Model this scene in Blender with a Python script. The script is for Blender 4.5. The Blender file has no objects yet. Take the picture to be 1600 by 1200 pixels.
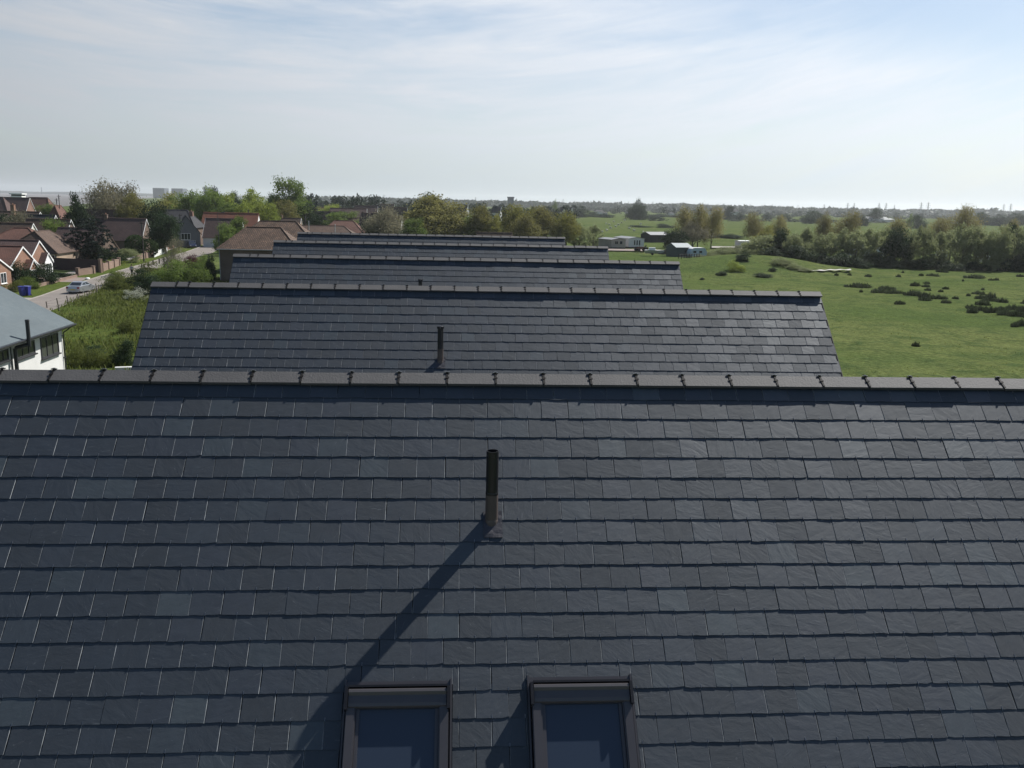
import bpy, math, random
import numpy as np
from mathutils import Vector, Matrix
R = math.radians
rnd = random.Random(7)
S = bpy.context.scene
C = S.collection

# ------------------------------------------------------------------ camera
H = 12.6                                   # eye height above the ground
FPX = 1376.55                              # focal length in photo pixels (1600 wide)
c_r = np.array([0.9977514, -0.06353772, 0.0213333])
c_u = np.array([-0.00802856, 0.20270195, 0.97920757])
c_f = np.array([0.06654092, 0.97717699, -0.20173604])
cam = bpy.data.cameras.new('camera'); camo = bpy.data.objects.new('camera', cam); C.objects.link(camo)
cam.sensor_width = 36.0; cam.lens = FPX / 1600 * 36.0
cam.clip_start = 0.05; cam.clip_end = 30000
camo.matrix_world = Matrix(((c_r[0], c_u[0], -c_f[0], 0), (c_r[1], c_u[1], -c_f[1], 0), (c_r[2], c_u[2], -c_f[2], H), (0, 0, 0, 1)))
S.camera = camo

# ------------------------------------------------------------------ sky, sun, exposure
SUN_AZ, SUN_EL = R(49.3), R(45.0)          # azimuth from +Y towards +X
w = bpy.data.worlds.new('World'); S.world = w; w.use_nodes = True
nt = w.node_tree; N = nt.nodes; LK = nt.links
bg = N['Background']; out = N['World Output']
sky = N.new('ShaderNodeTexSky'); sky.sky_type = 'NISHITA'; sky.sun_disc = False
sky.sun_elevation = SUN_EL; sky.sun_rotation = SUN_AZ
sky.air_density = 1.0; sky.dust_density = .7; sky.ozone_density = 2.0; sky.altitude = 10
tc = N.new('ShaderNodeTexCoord'); sep = N.new('ShaderNodeSeparateXYZ'); LK.new(tc.outputs['Generated'], sep.inputs[0])
def wm(op, a, b=None, clamp=False):
    n = N.new('ShaderNodeMath'); n.operation = op; n.use_clamp = clamp
    for i, v in enumerate((a, b)):
        if v is None: continue
        if isinstance(v, (int, float)): n.inputs[i].default_value = v
        else: LK.new(v, n.inputs[i])
    return n.outputs[0]
u_ = wm('ARCTAN2', sep.outputs[0], sep.outputs[1]); v_ = sep.outputs[2]
# cirrus streaks fan out: sinking to the left of the view, rising to the right
v2 = wm('SUBTRACT', v_, wm('ADD', wm('MULTIPLY', u_, .07), wm('MULTIPLY', wm('MULTIPLY', u_, u_), .24)))
def cloud_noise(vv, su, sv, loc, detail, rough, dist):
    cb = N.new('ShaderNodeCombineXYZ'); LK.new(wm('MULTIPLY', u_, su), cb.inputs[0]); LK.new(wm('MULTIPLY', vv, sv), cb.inputs[1]); cb.inputs[2].default_value = loc
    n = N.new('ShaderNodeTexNoise'); n.inputs['Scale'].default_value = 1.; n.inputs['Detail'].default_value = detail
    n.inputs['Roughness'].default_value = rough; n.inputs['Distortion'].default_value = dist
    LK.new(cb.outputs[0], n.inputs['Vector']); return n.outputs['Fac']
def ramp(v, a, b, lo=0., hi=1.):
    n = N.new('ShaderNodeMapRange'); n.interpolation_type = 'SMOOTHSTEP'
    n.inputs[1].default_value = a; n.inputs[2].default_value = b; n.inputs[3].default_value = lo; n.inputs[4].default_value = hi
    LK.new(v, n.inputs[0]); return n.outputs[0]
big = cloud_noise(v2, 2.6, 12., 3.3, 4, .55, .6)
streak = cloud_noise(v2, 2.6, 22., 7.1, 8, .62, .9)
wisp = cloud_noise(v2, 7.0, 60., 1.9, 9, .68, 1.2)
veil = wm('ADD', wm('MULTIPLY', ramp(big, .26, .52), .62), wm('MULTIPLY', ramp(streak, .34, .66), .42), True)
veil = wm('ADD', wm('MULTIPLY', veil, .86), wm('MULTIPLY', ramp(wisp, .38, .72), .22), True)
# clear blue in the upper right of the view
edge = wm('ADD', v_, wm('MULTIPLY', wm('SUBTRACT', u_, .25), .20))
clear = ramp(wm('ADD', edge, wm('MULTIPLY', wm('SUBTRACT', streak, .5), .10)), .165, .245)
veil = wm('MULTIPLY', veil, wm('SUBTRACT', 1.0, wm('MULTIPLY', clear, .90)))
veil = wm('ADD', wm('MULTIPLY', veil, .88), .11)
# the cloud sheet lies low in front; overhead and behind the sky is clear
veil = wm('MULTIPLY', wm('MULTIPLY', veil, ramp(v_, .44, .66, 1., .0)), ramp(sep.outputs[1], -.35, .25, .12, 1.))
low = ramp(sep.outputs[2], .0, .085, 1., 0.)               # haze layer thickens the veil towards the horizon
veil = wm('ADD', wm('MULTIPLY', veil, wm('SUBTRACT', 1.0, low)), wm('MULTIPLY', low, .80))
# thin cloud scatters forward: brighter on the sun's side
dots = wm('ADD', wm('ADD', wm('MULTIPLY', sep.outputs[0], math.sin(SUN_AZ) * math.cos(SUN_EL)), wm('MULTIPLY', sep.outputs[1], math.cos(SUN_AZ) * math.cos(SUN_EL))), wm('MULTIPLY', sep.outputs[2], math.sin(SUN_EL)))
glow = wm('ADD', wm('MULTIPLY', wm('MAXIMUM', dots, -.1), .72), .28)
ccol = N.new('ShaderNodeMix'); ccol.data_type = 'RGBA'; LK.new(low, ccol.inputs[0]); ccol.inputs[6].default_value = (10.7, 11.3, 12.2, 1); ccol.inputs[7].default_value = (8.5, 10.0, 11.3, 1)
csc = N.new('ShaderNodeVectorMath'); csc.operation = 'SCALE'; LK.new(ccol.outputs[2], csc.inputs[0]); LK.new(glow, csc.inputs['Scale'])
mixc = N.new('ShaderNodeMix'); mixc.data_type = 'RGBA'
LK.new(veil, mixc.inputs[0]); LK.new(sky.outputs[0], mixc.inputs[6])
LK.new(csc.outputs[0], mixc.inputs[7])      # sunlit high thin cloud (sky units)
LK.new(mixc.outputs[2], bg.inputs[0]); bg.inputs[1].default_value = 0.07
sun = bpy.data.lights.new('sun', 'SUN'); suno = bpy.data.objects.new('sun', sun); C.objects.link(suno)
sun.energy = 5.0; sun.angle = R(0.5); sun.color = (1.0, .97, .92)
sd = Vector((math.sin(SUN_AZ) * math.cos(SUN_EL), math.cos(SUN_AZ) * math.cos(SUN_EL), math.sin(SUN_EL)))
suno.rotation_euler = sd.to_track_quat('Z', 'Y').to_euler(); suno.location = sd * 200
S.view_settings.view_transform = 'Standard'; S.view_settings.look = 'None'
S.view_settings.exposure = 0.55; S.view_settings.gamma = 1.0
S.render.engine = 'CYCLES'
S.cycles.max_bounces = 6; S.cycles.diffuse_bounces = 3; S.cycles.glossy_bounces = 2; S.cycles.transmission_bounces = 4
S.cycles.volume_bounces = 1; S.cycles.transparent_max_bounces = 6

# ------------------------------------------------------------------ measuring helpers: a photo bearing to a place on the ground
def ray(px, py):
    d = c_f * FPX + c_r * (px - 800) - c_u * (py - 600); return d / np.linalg.norm(d)
def G(px, py, z=0.0):
    d = ray(px, py); t = (z - H) / d[2]; return Vector((d[0] * t, d[1] * t, z))
def at(px, py, Y):
    d = ray(px, py); t = Y / d[1]; return Vector((d[0] * t, Y, H + d[2] * t))
def pxw(n, Y): return n * Y / FPX * .985

# ------------------------------------------------------------------ object helpers
def tag(o, label=None, cat=None, group=None, kind=None):
    if label: o['label'] = label
    if cat: o['category'] = cat
    if group: o['group'] = group
    if kind: o['kind'] = kind
    return o
def thing(name, label, cat, loc=(0, 0, 0), rz=0., group=None):
    o = bpy.data.objects.new(name, None); C.objects.link(o); o.empty_display_size = .3
    o.location = loc; o.rotation_euler = (0, 0, rz); return tag(o, label, cat, group)
def link(name, me, parent=None):
    o = bpy.data.objects.new(name, me); C.objects.link(o)
    if parent: o.parent = parent
    return o
def copy_tree(o, parent=None):
    n = o.copy(); C.objects.link(n)
    if parent: n.parent = parent
    for ch in o.children: copy_tree(ch, n)
    return n

class MB:
    """collects polygons of one part"""
    def __init__(s, fn=None): s.v = []; s.f = []; s.m = []; s.fn = fn
    def poly(s, pts, m=0):
        i = len(s.v); s.v += [tuple(s.fn(p) if s.fn else p) for p in pts]; s.f.append(tuple(range(i, i + len(pts)))); s.m.append(m)
    def hexa(s, p, m=0, faces=None):
        """8 points: bottom ring 0-3, top ring 4-7"""
        i = len(s.v); s.v += [tuple(s.fn(q) if s.fn else q) for q in p]
        for f in ((3, 2, 1, 0), (4, 5, 6, 7), (0, 1, 5, 4), (1, 2, 6, 5), (2, 3, 7, 6), (3, 0, 4, 7)):
            s.f.append(tuple(i + k for k in f)); s.m.append(m)
    def box(s, x0, x1, y0, y1, z0, z1, m=0):
        s.hexa([(x0, y0, z0), (x1, y0, z0), (x1, y1, z0), (x0, y1, z0), (x0, y0, z1), (x1, y0, z1), (x1, y1, z1), (x0, y1, z1)], m)
    def prism(s, prof, a, b, axis='x', m=0):
        """profile in the plane across the axis, from a to b"""
        def P(t, q): return (t, q[0], q[1]) if axis == 'x' else ((q[0], t, q[1]) if axis == 'y' else (q[0], q[1], t))
        n = len(prof); i = len(s.v)
        for t in (a, b): s.v += [tuple(s.fn(P(t, q)) if s.fn else P(t, q)) for q in prof]
        s.f.append(tuple(range(i, i + n))[::-1]); s.f.append(tuple(range(i + n, i + 2 * n))); s.m += [m, m]
        for k in range(n):
            l = (k + 1) % n; s.f.append((i + k, i + l, i + n + l, i + n + k)); s.m.append(m)
    def bar(s, p0, p1, w, h, m=0, up=(0, 0, 1)):
        p0 = Vector(p0); p1 = Vector(p1); d = (p1 - p0).normalized(); u = Vector(up)
        if abs(d.dot(u)) > .98: u = Vector((0, 1, 0))
        r = d.cross(u).normalized() * (w / 2); u = r.cross(d).normalized() * (h / 2)
        s.hexa([p0 - r - u, p0 + r - u, p1 + r - u, p1 - r - u, p0 - r + u, p0 + r + u, p1 + r + u, p1 - r + u], m)
    def tube(s, p0, p1, r0, r1=None, n=10, m=0, cap=True):
        r1 = r0 if r1 is None else r1
        p0 = Vector(p0); p1 = Vector(p1); d = (p1 - p0).normalized()
        a = d.orthogonal().normalized(); b = d.cross(a); i = len(s.v)
        for p, r in ((p0, r0), (p1, r1)):
            for k in range(n):
                t = 2 * math.pi * k / n; q = p + (a * math.cos(t) + b * math.sin(t)) * r
                s.v.append(tuple(s.fn(q) if s.fn else q))
        for k in range(n):
            l = (k + 1) % n; s.f.append((i + k, i + l, i + n + l, i + n + k)); s.m.append(m)
        if cap:
            s.f.append(tuple(range(i, i + n))[::-1]); s.f.append(tuple(range(i + n, i + 2 * n))); s.m += [m, m]
    def lathe(s, prof, c=(0, 0, 0), n=16, m=0, axis='z'):
        i = len(s.v); c = Vector(c)
        for (r, z) in prof:
            for k in range(n):
                t = 2 * math.pi * k / n; x, y = r * math.cos(t), r * math.sin(t)
                q = c + (Vector((x, y, z)) if axis == 'z' else (Vector((z, x, y)) if axis == 'x' else Vector((x, z, y))))
                s.v.append(tuple(s.fn(q) if s.fn else q))
        for j in range(len(prof) - 1):
            for k in range(n):
                l = (k + 1) % n; s.f.append((i + j * n + k, i + j * n + l, i + j * n + n + l, i + j * n + n + k)); s.m.append(m)
    def mesh(s, name, mats):
        me = bpy.data.meshes.new(name); me.from_pydata(s.v, [], s.f); me.update()
        for mm in (mats if isinstance(mats, (list, tuple)) else [mats]): me.materials.append(mm)
        if any(s.m): me.polygons.foreach_set('material_index', s.m)
        uv = me.uv_layers.new(name='UVMap'); dat = np.zeros(len(me.loops) * 2)
        for p in me.polygons:
            n = p.normal
            if abs(n.z) > .985: u = Vector((1, 0, 0)); v = Vector((0, 1, 0))
            else: u = Vector((-n.y, n.x, 0)).normalized(); v = n.cross(u)
            for li in p.loop_indices:
                q = Vector(s.v[me.loops[li].vertex_index]); dat[2 * li] = q.dot(u); dat[2 * li + 1] = q.dot(v)
        uv.data.foreach_set('uv', dat)
        return me
    def build(s, name, mats, parent=None, smooth=False):
        me = s.mesh(name, mats)
        if smooth:
            me.polygons.foreach_set('use_smooth', [True] * len(me.polygons))
            me.set_sharp_from_angle(angle=R(40))
        return link(name, me, parent)

# ------------------------------------------------------------------ materials
MATS = {}
def mk(name):
    m = bpy.data.materials.new(name); m.use_nodes = True; MATS[name] = m
    return m, m.node_tree.nodes, m.node_tree.links, m.node_tree.nodes['Principled BSDF']
def nd(N, t, **k):
    n = N.new(t)
    for a, b in k.items():
        if a in n.inputs.keys(): n.inputs[a].default_value = b
        else: setattr(n, a, b)
    return n
def rgba(c): return (c[0], c[1], c[2], 1)
def plain(name, c1, c2=None, scale=3., rough=.7, bump=0., metal=0., spec=.5, detail=4., coord='Object', fine=None):
    """colour that wanders between two tones, optional bump"""
    m, N, L, b = mk(name)
    c2 = c2 or tuple(x * .82 for x in c1)
    tc = nd(N, 'ShaderNodeTexCoord'); no = nd(N, 'ShaderNodeTexNoise', Scale=scale, Detail=detail, Roughness=.62)
    L.new(tc.outputs[coord], no.inputs['Vector'])
    cr = nd(N, 'ShaderNodeMapRange'); cr.inputs[1].default_value = .33; cr.inputs[2].default_value = .67; L.new(no.outputs['Fac'], cr.inputs[0])
    mx = nd(N, 'ShaderNodeMix', data_type='RGBA'); L.new(cr.outputs[0], mx.inputs[0]); mx.inputs[6].default_value = rgba(c1); mx.inputs[7].default_value = rgba(c2)
    L.new(mx.outputs[2], b.inputs['Base Color']); b.inputs['Roughness'].default_value = rough; b.inputs['Metallic'].default_value = metal
    b.inputs['Specular IOR Level'].default_value = spec
    if bump:
        n2 = nd(N, 'ShaderNodeTexNoise', Scale=fine or scale * 6, Detail=3.); L.new(tc.outputs[coord], n2.inputs['Vector'])
        bp = nd(N, 'ShaderNodeBump', Strength=bump, Distance=.02); L.new(n2.outputs['Fac'], bp.inputs['Height']); L.new(bp.outputs[0], b.inputs['Normal'])
    return m
def bricky(name, c1, c2, mortar, bw, bh, ms=.01, rough=.85, vary=.5, bump=.5, big=.25, spec=.3):
    """brick courses or roof tiles laid out in metres along each face"""
    m, N, L, b = mk(name)
    uv = nd(N, 'ShaderNodeUVMap'); br = nd(N, 'ShaderNodeTexBrick'); L.new(uv.outputs[0], br.inputs['Vector'])
    br.inputs['Scale'].default_value = 1.; br.inputs['Brick Width'].default_value = bw; br.inputs['Row Height'].default_value = bh
    br.inputs['Mortar Size'].default_value = ms; br.inputs['Mortar Smooth'].default_value = .2; br.inputs['Bias'].default_value = 0.
    br.inputs['Color1'].default_value = rgba(c1); br.inputs['Color2'].default_value = rgba(c2); br.inputs['Mortar'].default_value = rgba(mortar)
    no = nd(N, 'ShaderNodeTexNoise', Scale=big, Detail=5., Roughness=.65); L.new(uv.outputs[0], no.inputs['Vector'])
    mr = nd(N, 'ShaderNodeMapRange'); mr.inputs[1].default_value = .3; mr.inputs[2].default_value = .7; mr.inputs[3].default_value = 1 - vary * .5; mr.inputs[4].default_value = 1 + vary * .5
    L.new(no.outputs['Fac'], mr.inputs[0])
    mu = nd(N, 'ShaderNodeMix', data_type='RGBA', blend_type='MULTIPLY'); mu.inputs[0].default_value = 1.
    L.new(br.outputs['Color'], mu.inputs[6]); L.new(mr.outputs[0], mu.inputs[7]); L.new(mu.outputs[2], b.inputs['Base Color'])
    b.inputs['Roughness'].default_value = rough; b.inputs['Specular IOR Level'].default_value = spec
    if bump:
        bp = nd(N, 'ShaderNodeBump', Strength=bump, Distance=.02); bp.invert = True
        L.new(br.outputs['Fac'], bp.inputs['Height']); L.new(bp.outputs[0], b.inputs['Normal'])
    return m
def leafy(name, c1, c2, trans=.35, rough=.6):
    """leaf clumps: every clump has its own tone (attribute 'tone'), light passes through"""
    m, N, L, b = mk(name)
    a = nd(N, 'ShaderNodeAttribute', attribute_name='tone')
    mx = nd(N, 'ShaderNodeMix', data_type='RGBA'); L.new(a.outputs['Fac'], mx.inputs[0]); mx.inputs[6].default_value = rgba(c1); mx.inputs[7].default_value = rgba(c2)
    oi = nd(N, 'ShaderNodeObjectInfo'); hs = nd(N, 'ShaderNodeHueSaturation')
    mr = nd(N, 'ShaderNodeMapRange'); mr.inputs[3].default_value = .8; mr.inputs[4].default_value = 1.2; L.new(oi.outputs['Random'], mr.inputs[0])
    L.new(mr.outputs[0], hs.inputs['Value']); L.new(mx.outputs[2], hs.inputs['Color'])
    L.new(hs.outputs[0], b.inputs['Base Color']); b.inputs['Roughness'].default_value = rough; b.inputs['Specular IOR Level'].default_value = .08
    tr = nd(N, 'ShaderNodeBsdfTranslucent'); L.new(hs.outputs[0], tr.inputs['Color'])
    ms = nd(N, 'ShaderNodeMixShader'); ms.inputs[0].default_value = trans
    L.new(b.outputs[0], ms.inputs[1]); L.new(tr.outputs[0], ms.inputs[2]); L.new(ms.outputs[0], N['Material Output'].inputs[0])
    return m

def slate_material(name, rough=.60):
    m, N, L, b = mk(name)
    a = nd(N, 'ShaderNodeAttribute', attribute_name='tone'); uv = nd(N, 'ShaderNodeUVMap')
    cr = nd(N, 'ShaderNodeValToRGB'); L.new(a.outputs['Fac'], cr.inputs[0])
    e = cr.color_ramp.elements; e[0].position = 0.; e[0].color = (.012, .017, .024, 1); e[1].position = 1.; e[1].color = (.046, .056, .061, 1)
    x = e.new(.45); x.color = (.016, .0225, .031, 1); x = e.new(.86); x.color = (.033, .042, .048, 1); x = e.new(.70); x.color = (.024, .029, .038, 1)
    # riven face: streaks that run in their own direction on every slate
    mp = nd(N, 'ShaderNodeMapping'); mp.inputs['Scale'].default_value = (6., 15., 1.); L.new(uv.outputs[0], mp.inputs[0])
    n1 = nd(N, 'ShaderNodeTexNoise', Scale=1., Detail=7., Roughness=.62, Distortion=.35); L.new(mp.outputs[0], n1.inputs['Vector'])
    n2 = nd(N, 'ShaderNodeTexNoise', Scale=9., Detail=5., Roughness=.65); L.new(uv.outputs[0], n2.inputs['Vector'])
    n3 = nd(N, 'ShaderNodeTexNoise', Scale=140., Detail=3.); L.new(uv.outputs[0], n3.inputs['Vector'])
    mr = nd(N, 'ShaderNodeMapRange'); mr.inputs[1].default_value = .3; mr.inputs[2].default_value = .75; mr.inputs[3].default_value = .86; mr.inputs[4].default_value = 1.2
    L.new(n2.outputs['Fac'], mr.inputs[0])
    # thin pale scratches left by handling
    mp2 = nd(N, 'ShaderNodeMapping'); mp2.inputs['Scale'].default_value = (5., 34., 1.); mp2.inputs['Rotation'].default_value = (0, 0, .5); L.new(uv.outputs[0], mp2.inputs[0])
    n4 = nd(N, 'ShaderNodeTexNoise', Scale=1.3, Detail=3., Distortion=2.); L.new(mp2.outputs[0], n4.inputs['Vector'])
    sc = nd(N, 'ShaderNodeMapRange'); sc.inputs[1].default_value = .66; sc.inputs[2].default_value = .74; sc.inputs[3].default_value = 0.; sc.inputs[4].default_value = .55
    L.new(n4.outputs['Fac'], sc.inputs[0])
    mu = nd(N, 'ShaderNodeMix', data_type='RGBA', blend_type='MULTIPLY'); mu.inputs[0].default_value = 1.; L.new(cr.outputs[0], mu.inputs[6]); L.new(mr.outputs[0], mu.inputs[7])
    m2 = nd(N, 'ShaderNodeMix', data_type='RGBA'); L.new(sc.outputs[0], m2.inputs[0]); L.new(mu.outputs[2], m2.inputs[6]); m2.inputs[7].default_value = (.10, .108, .115, 1)
    L.new(m2.outputs[2], b.inputs['Base Color'])
    ad = nd(N, 'ShaderNodeMath', operation='MULTIPLY_ADD'); ad.inputs[1].default_value = .5; L.new(n2.outputs['Fac'], ad.inputs[0]); L.new(n1.outputs['Fac'], ad.inputs[2])
    ae = nd(N, 'ShaderNodeMath', operation='MULTIPLY_ADD'); ae.inputs[1].default_value = .12; L.new(n3.outputs['Fac'], ae.inputs[0]); L.new(ad.outputs[0], ae.inputs[2])
    bp = nd(N, 'ShaderNodeBump', Strength=.52, Distance=.006); L.new(ae.outputs[0], bp.inputs['Height']); L.new(bp.outputs[0], b.inputs['Normal'])
    rr = nd(N, 'ShaderNodeMapRange'); rr.inputs[3].default_value = rough + .10; rr.inputs[4].default_value = rough - .10; L.new(a.outputs['Fac'], rr.inputs[0]); L.new(rr.outputs[0], b.inputs['Roughness'])
    b.inputs['Specular IOR Level'].default_value = .84; b.inputs['Specular Tint'].default_value = (.92, .97, 1., 1)
    return m
M_slate = slate_material('natural_slate')
M_sedge = plain('dressed_slate_edge', (.24, .255, .27), (.07, .08, .09), scale=14, rough=.8)
M_deck = plain('roof_underlay', (.012, .013, .016), scale=2)
M_ridge = plain('ridge_tile_grey', (.060, .058, .058), (.046, .045, .046), scale=5, rough=.75, bump=.25, fine=60)
M_black = plain('black_plastic', (.0065, .006, .0075), scale=8, rough=.42)
M_clip = plain('clip_black', (.003, .003, .0035), scale=8, rough=.75, spec=.2); M_clipg = plain('clip_cap_black', (.008, .008, .009), scale=8, rough=.36, spec=.7)
M_brownpipe = plain('brown_sleeve', (.080, .060, .052), (.062, .047, .042), scale=10, rough=.55)
M_lead = plain('lead_flashing', (.048, .045, .054), (.030, .030, .038), scale=9, rough=.55, bump=.2, fine=30)
M_steel = plain('bright_steel', (.55, .54, .52), scale=5, rough=.28, metal=1.)
M_frame = plain('brown_grey_aluminium', (.058, .054, .057), (.050, .047, .050), scale=3, rough=.34, metal=.0, spec=.6)
M_white = plain('white_render', (.60, .595, .575), (.54, .535, .515), scale=.8, rough=.9, bump=.15, fine=40)
M_paint = plain('white_paint', (.78, .78, .76), (.7, .7, .68), scale=2, rough=.5)
M_gutter = plain('dark_gutter', (.022, .023, .026), scale=4, rough=.45)
def glass_mat(name, tint, rough=.06, spec=.5):
    m, N, L, b = mk(name); b.inputs['Base Color'].default_value = rgba(tint); b.inputs['Roughness'].default_value = rough; b.inputs['Specular IOR Level'].default_value = spec
    return m
M_glass = glass_mat('window_glass', (.020, .026, .032))
M_glass2 = glass_mat('reflection_coloured_glass', (.055, .060, .052))  # grey-green reflection of the surroundings put into the base colour
M_skyglass = glass_mat('rooflight_glass', (.034, .046, .068), .05, .50)  # blue base colour stands in for part of the reflected sky

PITCH = R(45.49)
def slope_fn(ry, rz):
    cs, sn = math.cos(PITCH), math.sin(PITCH)
    return lambda x, s, n=0.: (x, ry - s * cs - n * sn, rz - s * sn + n * cs)
def slates(name, fn, X0, X1, first, gauge, courses, phase, seed, holes=(), parent=None, sign=1, fine=True):
    """overlapping slates: each has a worn lower edge, a thickness and its own slight tilt"""
    g = np.random.default_rng(seed); V = []; F = []; UV = []; T = []; MI = []
    W, gap, t = .2500, .0050, .0049
    for k in range(courses):
        sb = first + gauge * k; st = max(sb - gauge - .05, .005)
        x = X0 - ((phase + (k % 2) * W / 2) % W)
        drift = g.normal(0, .004)
        while x < X1 - .02:
            xa = max(x + gap / 2 + g.normal(0, .0012), X0); xb = min(x + W - gap / 2 + g.normal(0, .0012), X1)
            x += W
            if xb - xa < .03: continue
            parts = [(xa, xb, sb)]
            for h in holes:
                if xa < h[1] and xb > h[0] and sb > h[2] and sb - gauge < h[3]:
                    new = []
                    for (a, b, e) in parts:
                        if h[0] - a > .012: new.append((a, min(b, h[0]), e))
                        if b - h[1] > .012: new.append((max(a, h[1]), b, e))
                        if sb - gauge < h[2] - .02: new.append((max(a, h[0]), min(b, h[1]), h[2]))
                    parts = new
            for (a, b, sb_) in parts:
                lift = g.normal(0, .0007); tl = g.normal(0, .0006); sj = g.normal(0, .0013); sk = g.normal(0, .0009)
                skew = g.normal(0, .0012); n0 = .0032; n1 = .0098 + abs(lift)
                m = 6 if fine else 3
                xs = np.linspace(a, b, m); ys = sb_ + sj + np.linspace(-sk, sk, m) + g.normal(0, .0016 if fine else .0008, m)
                ch = g.random()
                if ch < .07: ys[0] -= g.uniform(.003, .010)
                elif ch < .14: ys[-1] -= g.uniform(.003, .010)
                i = len(V)
                wv_ = g.random(2); cv = [max(.0003, .0038 * wv_[q % 2] + g.normal(0, .0005)) for q in range(4)]     # chipped, dressed long edges
                xt = list(xs); xt[0] += cv[0]; xt[-1] -= cv[1]
                for q in range(m):
                    V.append(fn(xt[q] + skew, ys[q], n1 + tl * (2 * q / (m - 1) - 1)))
                V.append(fn(b - cv[2], st, n0 + tl)); V.append(fn(a + cv[3], st, n0 - tl))
                nb = len(V)
                for q in range(m): V.append(fn(xs[q] + skew, ys[q] - .0008, n1 - t))
                V.append(fn(b, st, n0 - t)); V.append(fn(a, st, n0 - t))
                nc = len(V)
                V.append(fn(xs[0] + skew, ys[0], n1 - tl - min(cv[0] * 1.1, t * .75))); V.append(fn(xs[-1] + skew, ys[-1], n1 + tl - min(cv[1] * 1.1, t * .75)))
                V.append(fn(b, st, n0 + tl - min(cv[2] * 1.1, t * .75))); V.append(fn(a, st, n0 - tl - min(cv[3] * 1.1, t * .75)))
                tone = min(max(g.beta(1.05, 1.75), 0), 1); ou, ov = g.uniform(0, 60, 2); an = g.normal(0, .5) if g.random() < .8 else g.uniform(0, 3.1)
                ca, sa = math.cos(an), math.sin(an)
                loc = [(xs[q] - a, ys[q] - st) for q in range(m)] + [(b - a, 0), (0, 0)]
                loc = [(ou + p * ca - r_ * sa, ov + p * sa + r_ * ca) for p, r_ in loc]
                def add(face, ref, mi=0):
                    MI.append(mi)
                    F.append(face); UV.extend([loc[r_] for r_ in ref]); T.append(tone)
                n_ = m + 2
                if sign > 0: add(tuple(i + q for q in range(n_)), list(range(n_)))
                else: add(tuple(i + q for q in range(n_))[::-1], list(range(n_))[::-1])
                for q in range(m - 1): add((i + q + 1, i + q, nb + q, nb + q + 1)if sign > 0 else (i + q, i + q + 1, nb + q + 1, nb + q), [q, q, q, q])
                add((i + m, i + m - 1, nc + 1, nc + 2), [m, m - 1, m - 1, m], 1); add((nc + 2, nc + 1, nb + m - 1, nb + m), [m, m - 1, m - 1, m], 1)
                add((i, i + m + 1, nc + 3, nc), [0, m + 1, m + 1, 0], 1); add((nc, nc + 3, nb + m + 1, nb), [0, m + 1, m + 1, 0], 1)
    me = bpy.data.meshes.new(name); me.from_pydata(V, [], F); me.materials.append(M_slate); me.materials.append(M_sedge); me.polygons.foreach_set('material_index', MI)
    uvl = me.uv_layers.new(name='UVMap'); uvl.data.foreach_set('uv', np.array(UV, dtype=float).ravel())
    at_ = me.attributes.new('tone', 'FLOAT', 'FACE'); at_.data.foreach_set('value', np.array(T, dtype=float))
    me.update(); return link(name, me, parent)

# ------------------------------------------------------------------ the five slate roofed blocks
D1, SP, RZ = 8.1826, 8.7322, H - 1.5896
HALF = 3.45
SL = HALF / math.cos(PITCH); EZ = RZ - HALF * math.tan(PITCH)
M_cream = plain('cream_render', (.55, .52, .46), (.48, .45, .40), scale=.7, rough=.9)
def clip_mesh():
    b = MB(); p = R(29); c_, s_ = math.cos(p), math.sin(p)
    b.fn = lambda q: (q[0], -q[1] * c_ - q[2] * s_, -q[1] * s_ + q[2] * c_)      # along the near leg
    b.box(-.009, .009, .002, .150, .001, .007)
    b.box(-.017, .017, .062, .084, .007, .011)
    b.fn = None
    b.box(-.024, .024, -.013, .012, .003, .011, 1); b.box(-.010, .010, -.010, .010, .011, .016, 1)
    me = b.mesh('ridge_clip', [M_clip, M_clipg]); return me
def clip_pin_mesh():
    b = MB(); b.lathe([(.0155, .018), (.0155, .0225), (.009, .0265), (.0, .0275)], n=8); return b.mesh('pin_head', [M_steel])
CLIP = clip_mesh(); PIN = clip_pin_mesh()
BLK = ['nearest slate roofed block with two roof windows and a tall vent pipe', 'second slate roofed block with one short vent pipe near its foot',
       'third slate roofed block with a vent pipe top just above the next ridge', 'fourth slate roofed block seen as a narrow band of slates',
       'farthest slate roofed block, the last ridge before the olive trees']
XL2, XR2, STAG = -5.6073, 7.1576, -.6058
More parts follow.
